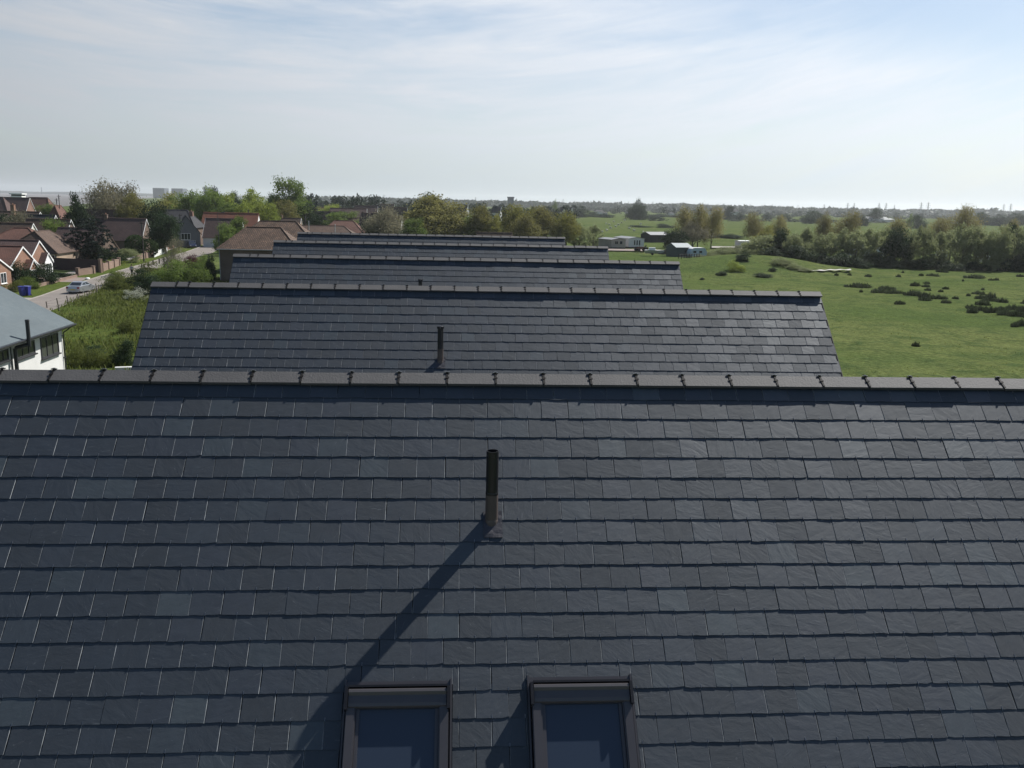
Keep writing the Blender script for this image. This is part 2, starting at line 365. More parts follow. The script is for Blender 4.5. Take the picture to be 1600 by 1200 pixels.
def block(i):
    ry = D1 + SP * i; XL, XR = XL2 + STAG * (i - 1), XR2 + STAG * (i - 1)
    root = thing('house', BLK[i], 'house', (XL, ry, 0), 0, 'slate roofed blocks in a row')
    L = XR - XL; fn = slope_fn(0, RZ)
    # walls
    b = MB(); hw = HALF - .35
    gz = RZ - .16; ez = gz - hw * math.tan(PITCH)
    b.prism([(-hw, 0.), (hw, 0.), (hw, ez), (0, gz), (-hw, ez)], .12, L - .12, 'x'); b.build('wall', M_white, root)
    b = MB()
    for s in (-1, 1):
        pr = [(0, RZ - .020), (s * HALF, RZ - .020 - HALF * math.tan(PITCH)), (s * HALF, RZ - .14 - HALF * math.tan(PITCH)), (0, RZ - .14)]
        b.prism(pr if s > 0 else pr[::-1], .03, L - .03, 'x')
    roof = b.build('roof', M_deck, root)
    holes = [(-XL - .808, -XL + .014, 2.862, 4.16), (-XL + .584, -XL + 1.406, 2.847, 4.16)] if i == 0 else []
    slates('slate_slope', fn, .0, L, .29, .2021, 23, [.06, .13, .02, .17, .09][i], 11 + i, holes, roof, 1, i < 2)
    fb = lambda x, s, n=0.: (x, s * math.cos(PITCH) + n * math.sin(PITCH), RZ - s * math.sin(PITCH) + n * math.cos(PITCH))
    slates('slate_slope', fb, .0, L, .29, .2021, 23, .05, 31 + i, [], roof, -1, False)
    for x in (-.012, L):
        b = MB()
        for f in (fn, fb):
            b.hexa([f(x, .05, -.11), f(x + .012, .05, -.11), f(x + .012, SL, -.11), f(x, SL, -.11), f(x, .05, .006), f(x + .012, .05, .006), f(x + .012, SL, .006), f(x, SL, .006)])
        b.build('verge_trim', M_gutter, roof)
    if i < 2:                                       # a wire hook holds the foot of every slate
        b = MB(); g = np.random.default_rng(5 + i); W = .25
        for k in range(1, 21 if i == 0 else 14):
            sb = .29 + .2021 * k; x = -(([.06, .13][i] + (k % 2) * W / 2) % W) + W / 2
            while x < L:
                if not any(h[0] - .02 < x < h[1] + .02 and sb > h[2] for h in holes):
                    xx = x + g.normal(0, .002)
                    b.hexa([fn(xx - .0018, sb + .004, .005), fn(xx + .0018, sb + .004, .005), fn(xx + .0018, sb - .024, .0085), fn(xx - .0018, sb - .024, .0085),
                            fn(xx - .001, sb + .005, .0128), fn(xx + .001, sb + .005, .0128), fn(xx + .001, sb - .022, .0118), fn(xx - .001, sb - .022, .0118)])
                x += W
        tag(b.build('slate_hook', M_steel, roof), kind='stuff')
    # ridge tiles
    js = []
    if i == 0:
        x = -3.6526 - XL
        while x > .45: x -= .45
        while x < L - .1: js.append(x); x += .45
    else:
        x = .45; js = [.45, .67]
        while js[-1] < L - .6: js.append(js[-1] + .45)
    b = MB(); p = R(29); c_, s_ = math.cos(p), math.sin(p); lg, th = .154, .022
    prof = [(0, RZ), (-lg * c_, RZ - lg * s_), (-lg * c_ + .004, RZ - lg * s_ - th), (0, RZ - th - .004), (lg * c_ - .004, RZ - lg * s_ - th), (lg * c_, RZ - lg * s_)]
    ed = [-.03] + js + [L + .03]
    for a, e in zip(ed[:-1], ed[1:]):
        if e - a > .02:
            dz = rnd.gauss(0, .0022); dy = rnd.gauss(0, .0022)
            b.prism([(q[0] + dy, q[1] + dz) for q in prof], a + .004, e - .004, 'x')
    ridge = b.build('ridge', M_ridge, roof)
    for x in js:
        c = link('ridge_clip', CLIP, ridge); c.location = (x + rnd.gauss(0, .003), 0, RZ)
    # gutters at the eaves
    for s in (-1, 1):
        y = s * (HALF + .05); z = EZ - .09; b = MB()
        b.prism([(y - .06, z + .04), (y - .05, z - .03), (y, z - .055), (y + .05, z - .03), (y + .06, z + .04), (y + .045, z + .04), (y, z - .03), (y - .045, z + .04)], 0, L, 'x')
        b.build('gutter', M_gutter, root)
    # vent pipe
    if i < 3:
        bx, bs, top = [(.335 - XL, (D1 - 7.0912) / math.cos(PITCH) - .055, .615), (-.235 - XL, (D1 + SP - 15.659) / math.cos(PITCH) - .05, .60), (-.93 - XL, 1.55, .53)][i]
        q = Vector(fn(bx, bs)); b = MB(); x0, y0, z0 = q
        b.tube((x0, y0, z0 + .23), (x0, y0, z0 + top), .052, .052, 24, 0, False)
        b.lathe([(.052, top), (.046, top), (.046, top - .5)], q, 24)
        b.lathe([(.052, .23), (.0545, .235), (.0545, .25), (.052, .255)], q, 24)
        if i:                                       # slotted cowl on the shorter pipes
            for k in range(6):
                t = k * math.pi / 3; b.box(x0 + .05 * math.cos(t) - .012, x0 + .05 * math.cos(t) + .012, y0 + .05 * math.sin(t) - .012, y0 + .05 * math.sin(t) + .012, z0 + top - .01, z0 + top + .035)
            b.lathe([(.0, .045), (.03, .042), (.056, .03), (.056, .02), (.0, .02)], q + Vector((0, 0, top)), 16)
        vp = b.build('vent_pipe', M_black, root, True)
        b = MB(); b.tube((x0, y0, z0 - .06), (x0, y0, z0 + .232), .0535, .0535, 24, 0, False); b.lathe([(.060, -.06), (.058, .0), (.0535, .012)], q, 24)
        b.build('sleeve', M_brownpipe, vp, True)
        b = MB(); f2 = lambda x, s, n: fn(bx + x, bs + s, n)
        for (xa, xb, sa, sb, n0, n1) in ((-.070, .090, -.075, .165, .006, .0165),):
            gx = np.linspace(xa, xb, 7); gs = np.linspace(sa, sb, 8); nz = lambda u, v: n1 + .002 * math.sin(u * 37 + v * 3) * math.cos(v * 31)
            for a in range(6):
                for c in range(7):
                    b.poly([f2(gx[a], gs[c + 1], nz(a, c + 1)), f2(gx[a + 1], gs[c + 1], nz(a + 1, c + 1)), f2(gx[a + 1], gs[c], nz(a + 1, c)), f2(gx[a], gs[c], nz(a, c))])
            b.poly([f2(xa, sb, n0), f2(xb, sb, n0), f2(xb, sb, n1), f2(xa, sb, n1)])
            b.poly([f2(xa, sa, n0), f2(xa, sb, n0), f2(xa, sb, n1), f2(xa, sa, n1)]); b.poly([f2(xb, sb, n0), f2(xb, sa, n0), f2(xb, sa, n1), f2(xb, sb, n1)])
        b.build('flashing', M_lead, vp)
    # roof windows
    if i == 0:
        for (xa, s0) in ((-.790 - XL, 2.90), (.602 - XL, 2.885)):
            wd, hh = .786, 1.18; F = lambda x, s, n: fn(xa + x, s0 + s, n)
            def bx_(b, x0, x1, s0_, s1_, n0, n1):
                b.hexa([F(x0, s1_, n0), F(x1, s1_, n0), F(x1, s0_, n0), F(x0, s0_, n0), F(x0, s1_, n1), F(x1, s1_, n1), F(x1, s0_, n1), F(x0, s0_, n1)])
            b = MB()                                # outer frame with its side covers
            bx_(b, 0.012, .085, .13, hh, -.05, .072); bx_(b, wd - .085, wd - .012, .13, hh, -.05, .072); bx_(b, .085, wd - .085, hh - .07, hh, -.05, .060)
            bx_(b, .085, wd - .085, .05, .125, -.05, .055)
            bx_(b, .018, .075, .135, hh - .01, .072, .080); bx_(b, wd - .075, wd - .018, .135, hh - .01, .072, .080)
            sk = b.build('roof_window', M_frame, root)
            b = MB()                                # sash around the pane
            bx_(b, .087, .112, .126, hh - .075, -.04, .052); bx_(b, wd - .112, wd - .087, .126, hh - .075, -.04, .052); bx_(b, .112, wd - .112, .126, .150, -.04, .050); bx_(b, .112, wd - .112, hh - .115, hh - .075, -.04, .050)
            b.build('sash', M_frame, sk)
            b = MB(); bx_(b, .112, wd - .112, .150, hh - .115, -.03, .036); b.build('pane', M_skyglass, sk)
            b = MB(); prof = [(.012, .0), (.012, .098), (.020, .108), (.040, .112), (.050, .106), (.062, .098), (.120, .096), (.140, .090), (.148, .076), (.148, .052)]
            for (x0, x1) in ((.028, wd - .028),):
                P0 = [F(x0, s, n) for s, n in prof]; P1 = [F(x1, s, n) for s, n in prof]
                for k in range(len(prof) - 1): b.poly([P0[k], P0[k + 1], P1[k + 1], P1[k]])
                b.poly(P0[::-1]); b.poly(P1)
            b.build('hood', M_frame, sk)
            b = MB(); bx_(b, .002, .024, .0, .165, -.02, .116); bx_(b, wd - .024, wd - .002, .0, .165, -.02, .116); bx_(b, .024, wd - .024, -.014, .002, -.02, .104)
            b.build('hood_end', M_black, sk)
            b = MB(); bx_(b, -.010, wd + .010, -.06, -.016, -.02, .012); bx_(b, -.014, .0, -.075, hh + .08, .0, .024); bx_(b, wd, wd + .014, -.075, hh + .08, .0, .024); bx_(b, .0, wd, hh + .004, hh + .10, .0, .026)
            b.build('flashing', M_frame, sk)
    return root
for i in range(5): block(i)

# ------------------------------------------------------------------ ground, field bank, sea, roads
def grass_mat(name, a, b_, c, s1=.045, s2=.5, s3=6., bump=.6):
    m, N, L, b = mk(name); tc = nd(N, 'ShaderNodeTexCoord')
    def no(s, d, r=.6, dist=0.):
        n = nd(N, 'ShaderNodeTexNoise', Scale=s, Detail=d, Roughness=r, Distortion=dist); L.new(tc.outputs['Object'], n.inputs['Vector']); return n.outputs['Fac']
    def rg(v, lo, hi):
        n = nd(N, 'ShaderNodeMapRange'); n.inputs[1].default_value = lo; n.inputs[2].default_value = hi; L.new(v, n.inputs[0]); return n.outputs[0]
    def mix(f, x, y):
        n = nd(N, 'ShaderNodeMix', data_type='RGBA'); L.new(f, n.inputs[0])
        for q, i in ((x, 6), (y, 7)):
            if isinstance(q, tuple): n.inputs[i].default_value = rgba(q)
            else: L.new(q, n.inputs[i])
        return n.outputs[2]
    k1, k2, k3 = no(s1, 6, .68, .8), no(s2, 6, .72, .5), no(s3, 5, .75)
    c1 = mix(rg(k1, .40, .60), a, b_); c2 = mix(rg(k2, .46, .66), c1, c)
    v = nd(N, 'ShaderNodeMapRange'); v.inputs[1].default_value = .3; v.inputs[2].default_value = .7; v.inputs[3].default_value = .55; v.inputs[4].default_value = 1.45; L.new(k3, v.inputs[0])
    mu = nd(N, 'ShaderNodeMix', data_type='RGBA', blend_type='MULTIPLY'); mu.inputs[0].default_value = 1.; L.new(c2, mu.inputs[6]); L.new(v.outputs[0], mu.inputs[7])
    L.new(mu.outputs[2], b.inputs['Base Color']); b.inputs['Roughness'].default_value = .9; b.inputs['Specular IOR Level'].default_value = .0
    h = nd(N, 'ShaderNodeMath', operation='MULTIPLY_ADD'); h.inputs[1].default_value = 3.; L.new(k2, h.inputs[0]); L.new(k3, h.inputs[2])
    bp = nd(N, 'ShaderNodeBump', Strength=bump, Distance=.12); L.new(h.outputs[0], bp.inputs['Height']); L.new(bp.outputs[0], b.inputs['Normal'])
    return m
M_grass = grass_mat('pasture_grass', (.066, .092, .030), (.098, .115, .042), (.047, .069, .026), .035, .30, 2.4, 1.)
M_lawn = grass_mat('verge_grass', (.064, .086, .022), (.084, .104, .026), (.050, .070, .020), .2, 1.5, 9.)
M_rough = grass_mat('rough_grass', (.062, .086, .022), (.084, .104, .028), (.044, .064, .018), .12, .9, 5., 1.)
M_road = plain('worn_concrete_road', (.185, .160, .138), (.145, .128, .112), scale=.35, rough=.92, bump=.2, fine=12)
M_pave = plain('pale_path', (.28, .255, .225), (.22, .20, .18), scale=.6, rough=.9)
M_drive = plain('pinkish_drive', (.20, .155, .132), (.165, .13, .112), scale=.5, rough=.92)

MC = G(1152, 416); MC2 = G(1085, 425)
def gz(x, y):
    z = 0.
    for (cx_, cy_, rx, ry_, h) in ((MC.x + 1, MC.y - 2, 15, 15, 2.3), (MC2.x, MC2.y + 4, 16, 13, 1.5), (MC.x + 10, MC.y - 8, 9, 12, .7)):
        z += h * math.exp(-((x - cx_) / rx) ** 2 - ((y - cy_) / ry_) ** 2)
    if x > 14 and y > 55:
        f = min((x - 14) / 10, 1) * min((y - 55) / 10, 1) * max(0., min(1., (420 - y) / 60))
        z += f * .13 * (math.sin(x * .21 + .7 * math.sin(y * .13)) * math.sin(y * .17 + 1.3 * math.sin(x * .07)) + .5 * math.sin(x * .53 + y * .31))
    return z
def graded(lo, hi, a, b, step):
    q = list(np.arange(a, b + .01, step)); s = step
    while q[-1] < hi: s *= 1.5; q.append(min(q[-1] + s, hi))
    s = step
    while q[0] > lo: s *= 1.5; q.insert(0, max(q[0] - s, lo))
    return q
xs = graded(-8800, 8800, 10, 190, 2.5); ys = graded(-300, 8800, 50, 300, 2.5)
V = [(x, y, gz(x, y)) for y in ys for x in xs]; nx = len(xs)
Fc = [(j * nx + i, j * nx + i + 1, (j + 1) * nx + i + 1, (j + 1) * nx + i) for j in range(len(ys) - 1) for i in range(nx - 1)]
me = bpy.data.meshes.new('ground'); me.from_pydata(V, [], Fc); me.materials.append(M_grass); me.polygons.foreach_set('use_smooth', [True] * len(Fc)); me.update()
tag(link('ground', me), kind='structure')
def sheet(name, pts, z, m):
    b = MB(); b.poly([(p[0], p[1], z) for p in pts]); return tag(b.build(name, m), kind='structure')
def strip(name, left, right, z, m):
    b = MB()
    for k in range(len(left) - 1): b.poly([(*left[k][:2], z), (*right[k][:2], z), (*right[k + 1][:2], z), (*left[k + 1][:2], z)])
    return tag(b.build(name, m), kind='structure')
# estuary with its far shore
M_sea, N_, L_, b_ = mk('estuary_water'); b_.inputs['Base Color'].default_value = (.13, .125, .122, 1); b_.inputs['Specular IOR Level'].default_value = .12; b_.inputs['Roughness'].default_value = .8
n_ = nd(N_, 'ShaderNodeTexNoise', Scale=.02, Detail=6.); t_ = nd(N_, 'ShaderNodeTexCoord'); L_.new(t_.outputs['Object'], n_.inputs['Vector'])
bp_ = nd(N_, 'ShaderNodeBump', Strength=.4, Distance=2.); L_.new(n_.outputs['Fac'], bp_.inputs['Height']); L_.new(bp_.outputs[0], b_.inputs['Normal'])
q = [G(-700, 345), G(-100, 334), G(60, 327), G(115, 321), G(170, 314), G(250, 308.6)]
sheet('water', [p[:2] for p in q] + [(at(262, 306, 6600).x, 6600), (-8000, 6600), (-8000, q[0].y)], .12, M_sea)
M_far = plain('far_shore', (.05, .06, .05), (.06, .07, .045), scale=.01, rough=.9)
b = MB(); x = -7000
prev = None
while x < -1300:
    h = 13 + 9 * abs(math.sin(x * .0031) * math.sin(x * .0011 + 1)) + rnd.uniform(-1.5, 2.5)
    cur = (x, h)
    if prev: b.hexa([(prev[0], 6500, 0), (cur[0], 6500, 0), (cur[0], 6900, 0), (prev[0], 6900, 0), (prev[0], 6520, prev[1]), (cur[0], 6520, cur[1]), (cur[0], 6880, cur[1]), (prev[0], 6880, prev[1])])
    prev = cur; x += rnd.uniform(35, 90)
tag(b.build('far_shore', M_far), kind='structure')
# road, verges, paths
RR = [(-40.6, 60), (-42.2, 86), (-43.9, 100), (-45.6, 113), (-47.6, 125), (-50.2, 140), (-52.4, 170), (-54.6, 205), (-57.5, 225), (-66, 262), (-80, 310)]
RLf = [(-46.6, 60), (-48.0, 86), (-49.6, 100), (-51.0, 113), (-52.8, 125), (-54.8, 142), (-57.6, 172), (-60.5, 205), (-64.0, 232), (-72.4, 264), (-86, 312)]
strip('road', RLf, RR, .012, M_road)
def off(pts, d): return [(p[0] - d, p[1]) for p in pts]
strip('verge', off(RLf, 5.0), off(RLf, .15), .016, M_lawn)
strip('pavement', off(RLf, 7.0), off(RLf, 5.05), .020, M_pave)
b = MB()
for k in range(len(RLf) - 1): b.bar((RLf[k][0] - .08, RLf[k][1], .05), (RLf[k + 1][0] - .08, RLf[k + 1][1], .05), .14, .11)
tag(b.build('kerb', M_pave), kind='structure')
for (y0, y1, m) in ((107.6, 110.4, M_pave), (131, 138.5, M_drive), (101.5, 103.2, M_pave)):
    sheet('driveway', [(-66, y0), (-49.4 - (y0 - 100) * .15, y0), (-49.4 - (y1 - 100) * .15, y1), (-66, y1)], .026, m)
lot = [(-44.2, 101), (-45.9, 113), (-47.9, 125), (-50.6, 140), (-46, 142), (-30, 142), (-14, 120), (-9, 70), (-9, 40), (-20, 30), (-21, 60), (-36, 64), (-42.4, 88)]
sheet('rough_lot', lot, .010, M_rough)
sheet('yard', [(-11, -30), (9.5, -30), (9.5, 50), (-11, 50)], .014, plain('added_bounce_gravel', (.20, .185, .17), (.14, .13, .12), scale=.5, rough=.95, bump=.5, fine=18))  # unseen gravel sheet, added to stop green grass bounce on the pipes
pq = [(1247, 421.5), (1262, 420.5), (1300, 421.5), (1330, 424), (1338, 426), (1312, 426.5), (1275, 425.5), (1252, 424)]
b = MB(); 
def gh(px, py):                                    # where a bearing meets the uneven field
    z = 0.
    for _ in range(14): p = G(px, py, z); z = .5 * z + .5 * gz(p.x, p.y)
    return Vector((p.x, p.y, z))
pq = [(1247 + 2.2 * k, 422.3 - .9 * math.sin(k * .9) + .035 * k) for k in range(38)] + [(1330 - 2.2 * k, 426.2 + .7 * math.sin(k * .7) - .045 * k) for k in range(38)]
ps = [gh(*p) for p in pq]; zm = max(p.z for p in ps); b.poly([(p.x, p.y, zm + .02) for p in ps])
 
tag(b.build('pond', plain('pale_dry_pond', (.36, .34, .31), (.28, .265, .24), scale=.3, rough=.8)), kind='structure')
tk = [G(930, 390), G(1010, 391), G(1050, 393), G(1050, 396.5), G(1010, 394), G(930, 392.5)]
sheet('track', [p[:2] for p in tk][::-1], .30, M_drive)
tk = [G(1112, 386), G(1160, 386.5), G(1160, 389.5), G(1112, 388.5)]
sheet('track', [p[:2] for p in tk][::-1], .30, M_pave)

# ------------------------------------------------------------------ trees, shrubs, grass
M_bark = plain('bark', (.075, .062, .050), (.05, .042, .036), scale=2., rough=.95)
M_barkpale = plain('pale_bark', (.14, .12, .10), (.09, .08, .07), scale=2., rough=.95)
LF = {
 'dark': leafy('leaf_dark', (.018, .036, .017), (.040, .062, .026), .25),
 'cedar': leafy('leaf_cedar', (.014, .022, .020), (.030, .040, .030), .15),
 'mid': leafy('leaf_mid', (.080, .125, .030), (.155, .205, .050), .48),
 'bright': leafy('leaf_bright', (.150, .195, .034), (.250, .290, .060), .5),
 'olive': leafy('leaf_olive', (.135, .130, .042), (.210, .198, .068), .5),
 'lime': leafy('leaf_lime', (.155, .160, .040), (.235, .225, .060), .5),
 'rust': leafy('leaf_rust', (.150, .138, .058), (.225, .200, .082), .48),
 'twig': leafy('leaf_twig', (.15, .14, .09), (.22, .205, .135), .4),
 'hedge': leafy('leaf_hedge', (.150, .175, .082), (.265, .290, .140), .48),
 'maroon': leafy('leaf_maroon', (.045, .014, .018), (.090, .030, .034), .3),
 'white': leafy('leaf_blossom', (.30, .32, .24), (.52, .53, .44), .3),
 'rough': leafy('leaf_rough', (.075, .098, .022), (.140, .155, .042), .45),
 'rush': leafy('leaf_rush', (.044, .058, .032), (.085, .102, .052), .2),
 'clip': leafy('leaf_clipped', (.026, .050, .016), (.050, .082, .024), .25),
 'far': leafy('leaf_far', (.016, .028, .020), (.034, .050, .028), .2),
}
def leaf_mesh(name, lobes, n, leaf, mat, seed, clump=40, spread=.14, shell=(.55, 1.0), flat=0., up=.0):
    """lobes (cx,cy,cz,rx,ry,rz); leaves gather in clumps near the surface, leaving gaps between them"""
    g = np.random.default_rng(seed); lb = np.array(lobes, float)
    vol = np.prod(lb[:, 3:], axis=1) ** .66; pr = vol / vol.sum()
    K = max(8, n // clump); li = g.choice(len(lb), K, p=pr)
    d = g.normal(size=(K, 3)); d /= np.linalg.norm(d, axis=1)[:, None]
    r = g.uniform(shell[0] ** 2, shell[1] ** 2, K) ** .5
    cc = lb[li, :3] + d * lb[li, 3:] * r[:, None]; tone_c = g.beta(1.6, 1.6, K)
    ci = g.integers(0, K, n); sp = lb[li][:, 3:].min(axis=1)[ci] * spread
    p = cc[ci] + g.normal(size=(n, 3)) * sp[:, None] * np.array([1.25, 1.25, .8])
    for ax in (0, 1):
        lo_, hi_ = np.percentile(p[:, ax], (1.5, 98.5)); p[:, ax] = (p[:, ax] - (lo_ + hi_) / 2) * (9.6 / (hi_ - lo_))
    zt = np.percentile(p[:, 2], 99); zb_ = np.percentile(p[:, 2], 1); p[:, 2] = zb_ + (p[:, 2] - zb_) * (9.75 - zb_) / (zt - zb_)
    p[:, 2] = np.maximum(p[:, 2], .05)
    nrm = g.normal(size=(n, 3)); nrm[:, 2] = np.abs(nrm[:, 2]) * (1 + flat * 3) + up
    nrm /= np.linalg.norm(nrm, axis=1)[:, None]
    a = np.cross(nrm, g.normal(size=(n, 3))); a /= np.linalg.norm(a, axis=1)[:, None]; b = np.cross(nrm, a)
    s = leaf * g.uniform(.55, 1.35, n)[:, None]
    V = np.empty((n, 4, 3)); V[:, 0] = p - a * s * .5; V[:, 1] = p - b * s * .34 ; V[:, 2] = p + a * s * .55; V[:, 3] = p + b * s * .34
    me = bpy.data.meshes.new(name); me.from_pydata(V.reshape(-1, 3).tolist(), [], np.arange(n * 4).reshape(n, 4).tolist()); me.materials.append(mat)
    t = np.clip(tone_c[ci] * .7 + g.uniform(0, .3, n), 0, 1)
    me.attributes.new('tone', 'FLOAT', 'FACE').data.foreach_set('value', t); me.update(); return me
def trunk_mesh(name, h, r, limbs, mat, seed, splay=.5, base=.3, twigs=0):
    g = random.Random(seed); b = MB(); pts = [Vector((0, 0, 0))]
    for k in range(1, 6): pts.append(Vector((g.gauss(0, .10) * k * .4, g.gauss(0, .10) * k * .4, h * k / 5)))
    for k in range(5): b.tube(pts[k], pts[k + 1], r * (1 - .17 * k) * (1.25 if k == 0 else 1), r * (1 - .17 * (k + 1)), 7)
    for i in range(limbs):
        t = base + (1 - base) * (i + .5) / limbs; k = min(int(t * 5), 4); p = pts[k].lerp(pts[k + 1], t * 5 - k)
        a = i * 2.4 + g.uniform(-.4, .4); ln = h * g.uniform(.35, .6) * (1.15 - .5 * t)
        d = Vector((math.cos(a) * splay, math.sin(a) * splay, g.uniform(.55, 1.))).normalized()
        m1 = p + d * ln * .5; m2 = m1 + (d + Vector((0, 0, .35))).normalized() * ln * .6
        b.tube(p, m1, r * .42 * (1 - .4 * t), r * .26, 5); b.tube(m1, m2, r * .26, r * .07, 5)
        for q in range(twigs):
            s0 = p.lerp(m2, g.uniform(.3, 1)); e = s0 + Vector((g.gauss(0, .5), g.gauss(0, .5), g.uniform(.3, 1.2))).normalized() * ln * g.uniform(.3, .7)
            b.tube(s0, e, r * .09, r * .02, 3)
    return b.mesh(name, mat)
def rl(seed, n, R_, zc, zr, r):
    g = random.Random(seed); L_ = []
    for i in range(n):
        a = i * 2.4; q = R_ * math.sqrt((i + .5) / n)
        L_.append((q * math.cos(a), q * math.sin(a), zc + zr * (1 - (q / R_) ** 1.6) * g.uniform(.35, 1.) - zr * .35 * g.random(), r * g.uniform(.75, 1.2), r * g.uniform(.75, 1.2), r * g.uniform(.65, 1.05)))
    return L_
PROTO = {}
def proto(key, trunk, crown): PROTO[key] = (trunk, crown)
for v in range(3):
    for key in ('dark', 'mid', 'bright', 'olive', 'lime', 'hedge'):
        dens = {'olive': 15000, 'lime': 13000, 'hedge': 10000}.get(key, 13000); lf = {'olive': .32, 'lime': .33, 'hedge': .38}.get(key, .38)
        if key == 'hedge': lobes = rl(v + 5, 11, 3.6, 4.2, 4.4, 1.9) + rl(v + 9, 7, 3.7, 1.2, .9, 1.6)
        else: lobes = rl(v * 7 + len(key), 12, 3.5, 4.4, 4.2, 1.9) + rl(v + 3, 6, 3.3, 2.5, .8, 1.5)
        proto((key, v), trunk_mesh('trunk', 6.5, .28, 7, M_bark, v + 2), leaf_mesh('crown', lobes, dens, lf, LF[key], 100 + v * 13 + len(key) * 3, 80, .26, (.5, 1.02)))
    lobes = [(g_ * math.cos(a_), g_ * math.sin(a_), z_, 1.5, 1.5, 2.6) for g_, a_, z_ in ((0, 0, 6.6), (2.2, .4 + v, 5.4), (2.4, 2.3 + v, 5.9), (2.3, 4.2 + v, 5.2), (1.2, 5.4, 6.9), (3.1, 3.2 + v, 4.2), (3.1, 1.3 + v, 4.0))]
    proto(('rust', v), trunk_mesh('trunk', 7.2, .24, 12, M_bark, v + 12, .38, .1, 7), leaf_mesh('crown', lobes, 10000, .28, LF['rust'], 300 + v, 40, .36, (.3, 1.05), 0))
    proto(('twig', v), trunk_mesh('trunk', 6.8, .30, 14, M_barkpale, v + 22, .55, .1, 9), leaf_mesh('crown', rl(v, 12, 3.7, 4.6, 4.4, 1.7), 11000, .28, LF['twig'], 330 + v, 40, .38, (.3, 1.05)))
    lobes = [(0, 0, z_, 4.7 * math.sqrt(1 - (z_ / 10.6) ** 2) + .2, 4.7 * math.sqrt(1 - (z_ / 10.6) ** 2) + .2, .42) for z_ in np.arange(1.0, 10., .75)]
    proto(('cedar', v), trunk_mesh('trunk', 9.3, .26, 0, M_bark, v), leaf_mesh('crown', lobes, 11000, .40, LF['cedar'], 350 + v, 40, .35, (.35, 1.05), .6))
    lobes = rl(v + 40, 9, 3.8, 3.4, 4.6, 2.2) + rl(v + 41, 7, 4.0, 1.0, .8, 1.7)
    for key, lf in (('rough', .34), ('maroon', .42), ('white', .4), ('far', 1.35), ('dark', .42), ('bright', .36), ('mid', .36), ('twig', .28), ('hedge', .36)):
        n = {'far': 520, 'white': 2600}.get(key, 9000)
        proto(('shrub_' + key, v), None, leaf_mesh('foliage', lobes, n, lf, LF[key], 400 + v * 5 + len(key), 60 if n > 600 else 12, .30, (.5, 1.03)))
    g = np.random.default_rng(60 + v); V = []; T = []
    for q in range(900):
        r_ = 4.9 * math.sqrt(g.random()); a_ = g.uniform(0, 6.283); wob = 1 - .18 * math.sin(3 * a_ + v) - .1 * math.sin(5 * a_); x_, y_ = r_ * wob * math.cos(a_), r_ * wob * math.sin(a_)
        hh = g.uniform(3.0, 10) * (.75 + .35 * math.sin(x_ * 1.3 + v) * math.sin(y_ * 1.1)) * (1 - .5 * (r_ / 5) ** 3); wv = .16; dx, dy = g.normal(0, .45, 2) + np.array([x_, y_]) * .10; ca, sa = math.cos(a_ * 7), math.sin(a_ * 7)
        V += [(x_ - ca * wv, y_ - sa * wv, 0), (x_ + ca * wv, y_ + sa * wv, 0), (x_ + dx + ca * wv * .5, y_ + dy + sa * wv * .5, hh), (x_ + dx - ca * wv * .5, y_ + dy - sa * wv * .5, hh * .97)]; T.append(g.random())
    me = bpy.data.meshes.new('foliage'); me.from_pydata(V, [], np.arange(len(V)).reshape(-1, 4).tolist()); me.materials.append(LF['rush']); me.attributes.new('tone', 'FLOAT', 'FACE').data.foreach_set('value', np.array(T)); me.update()
    proto(('shrub_rush', v), None, me)
    # clipped ball: dense smooth coat of leaves
    proto(('ball', v), trunk_mesh('trunk', 5., .3, 0, M_bark, v), leaf_mesh('crown', [(0, 0, 5.2, 4.7, 4.7, 4.6)], 4200, .62, LF['clip'], 500 + v, 3, .03, (.93, 1.0)))
def plant(kind, label, cat, pos, wd, ht, name=None, group=None, v=None, dp=None, rz=None):
    v = rnd.randrange(3) if v is None else v; tr, cr = PROTO[(kind, v)]
    t = thing(name or ('shrub' if tr is None else 'tree'), label, cat, (pos[0], pos[1], pos[2] if len(pos) > 2 else 0), rnd.uniform(0, 6.28) if rz is None else rz, group)
    t.scale = (wd / 10, (dp or wd) / 10, ht / 10)
    if tr is not None: link('trunk', tr, t)
    link('crown' if tr is not None else 'foliage', cr, t); return t
def tree(kind, px, top, wpx, Y, label, name='tree', cat='tree', base=None, z=None, **k):
    """bearing px, distance Y; height from the top of the crown in the photo, width from its apparent width"""
    p = at(px, top, Y); g_ = gz(p.x, p.y) if z is None else z
    return plant(kind, label, cat, (p.x, p.y, g_ - .05), pxw(wpx, Y) * 1.06, (p.z - g_) * .965, name, **k)
def low(kind, px, base, wpx, hpx, label, name='shrub', cat='shrub', **k):
    p = G(px, base); z = gz(p.x, p.y)
    if z > .3:                                     # on the bank: meet the raised ground along the same bearing
        for _ in range(12):
            p = G(px, base, z); z = .5 * z + .5 * gz(p.x, p.y)
    return plant(kind, label, cat, (p.x, p.y, z - .04), pxw(wpx, p.y) * 1.08, pxw(hpx, p.y) * 1.05, name, **k)

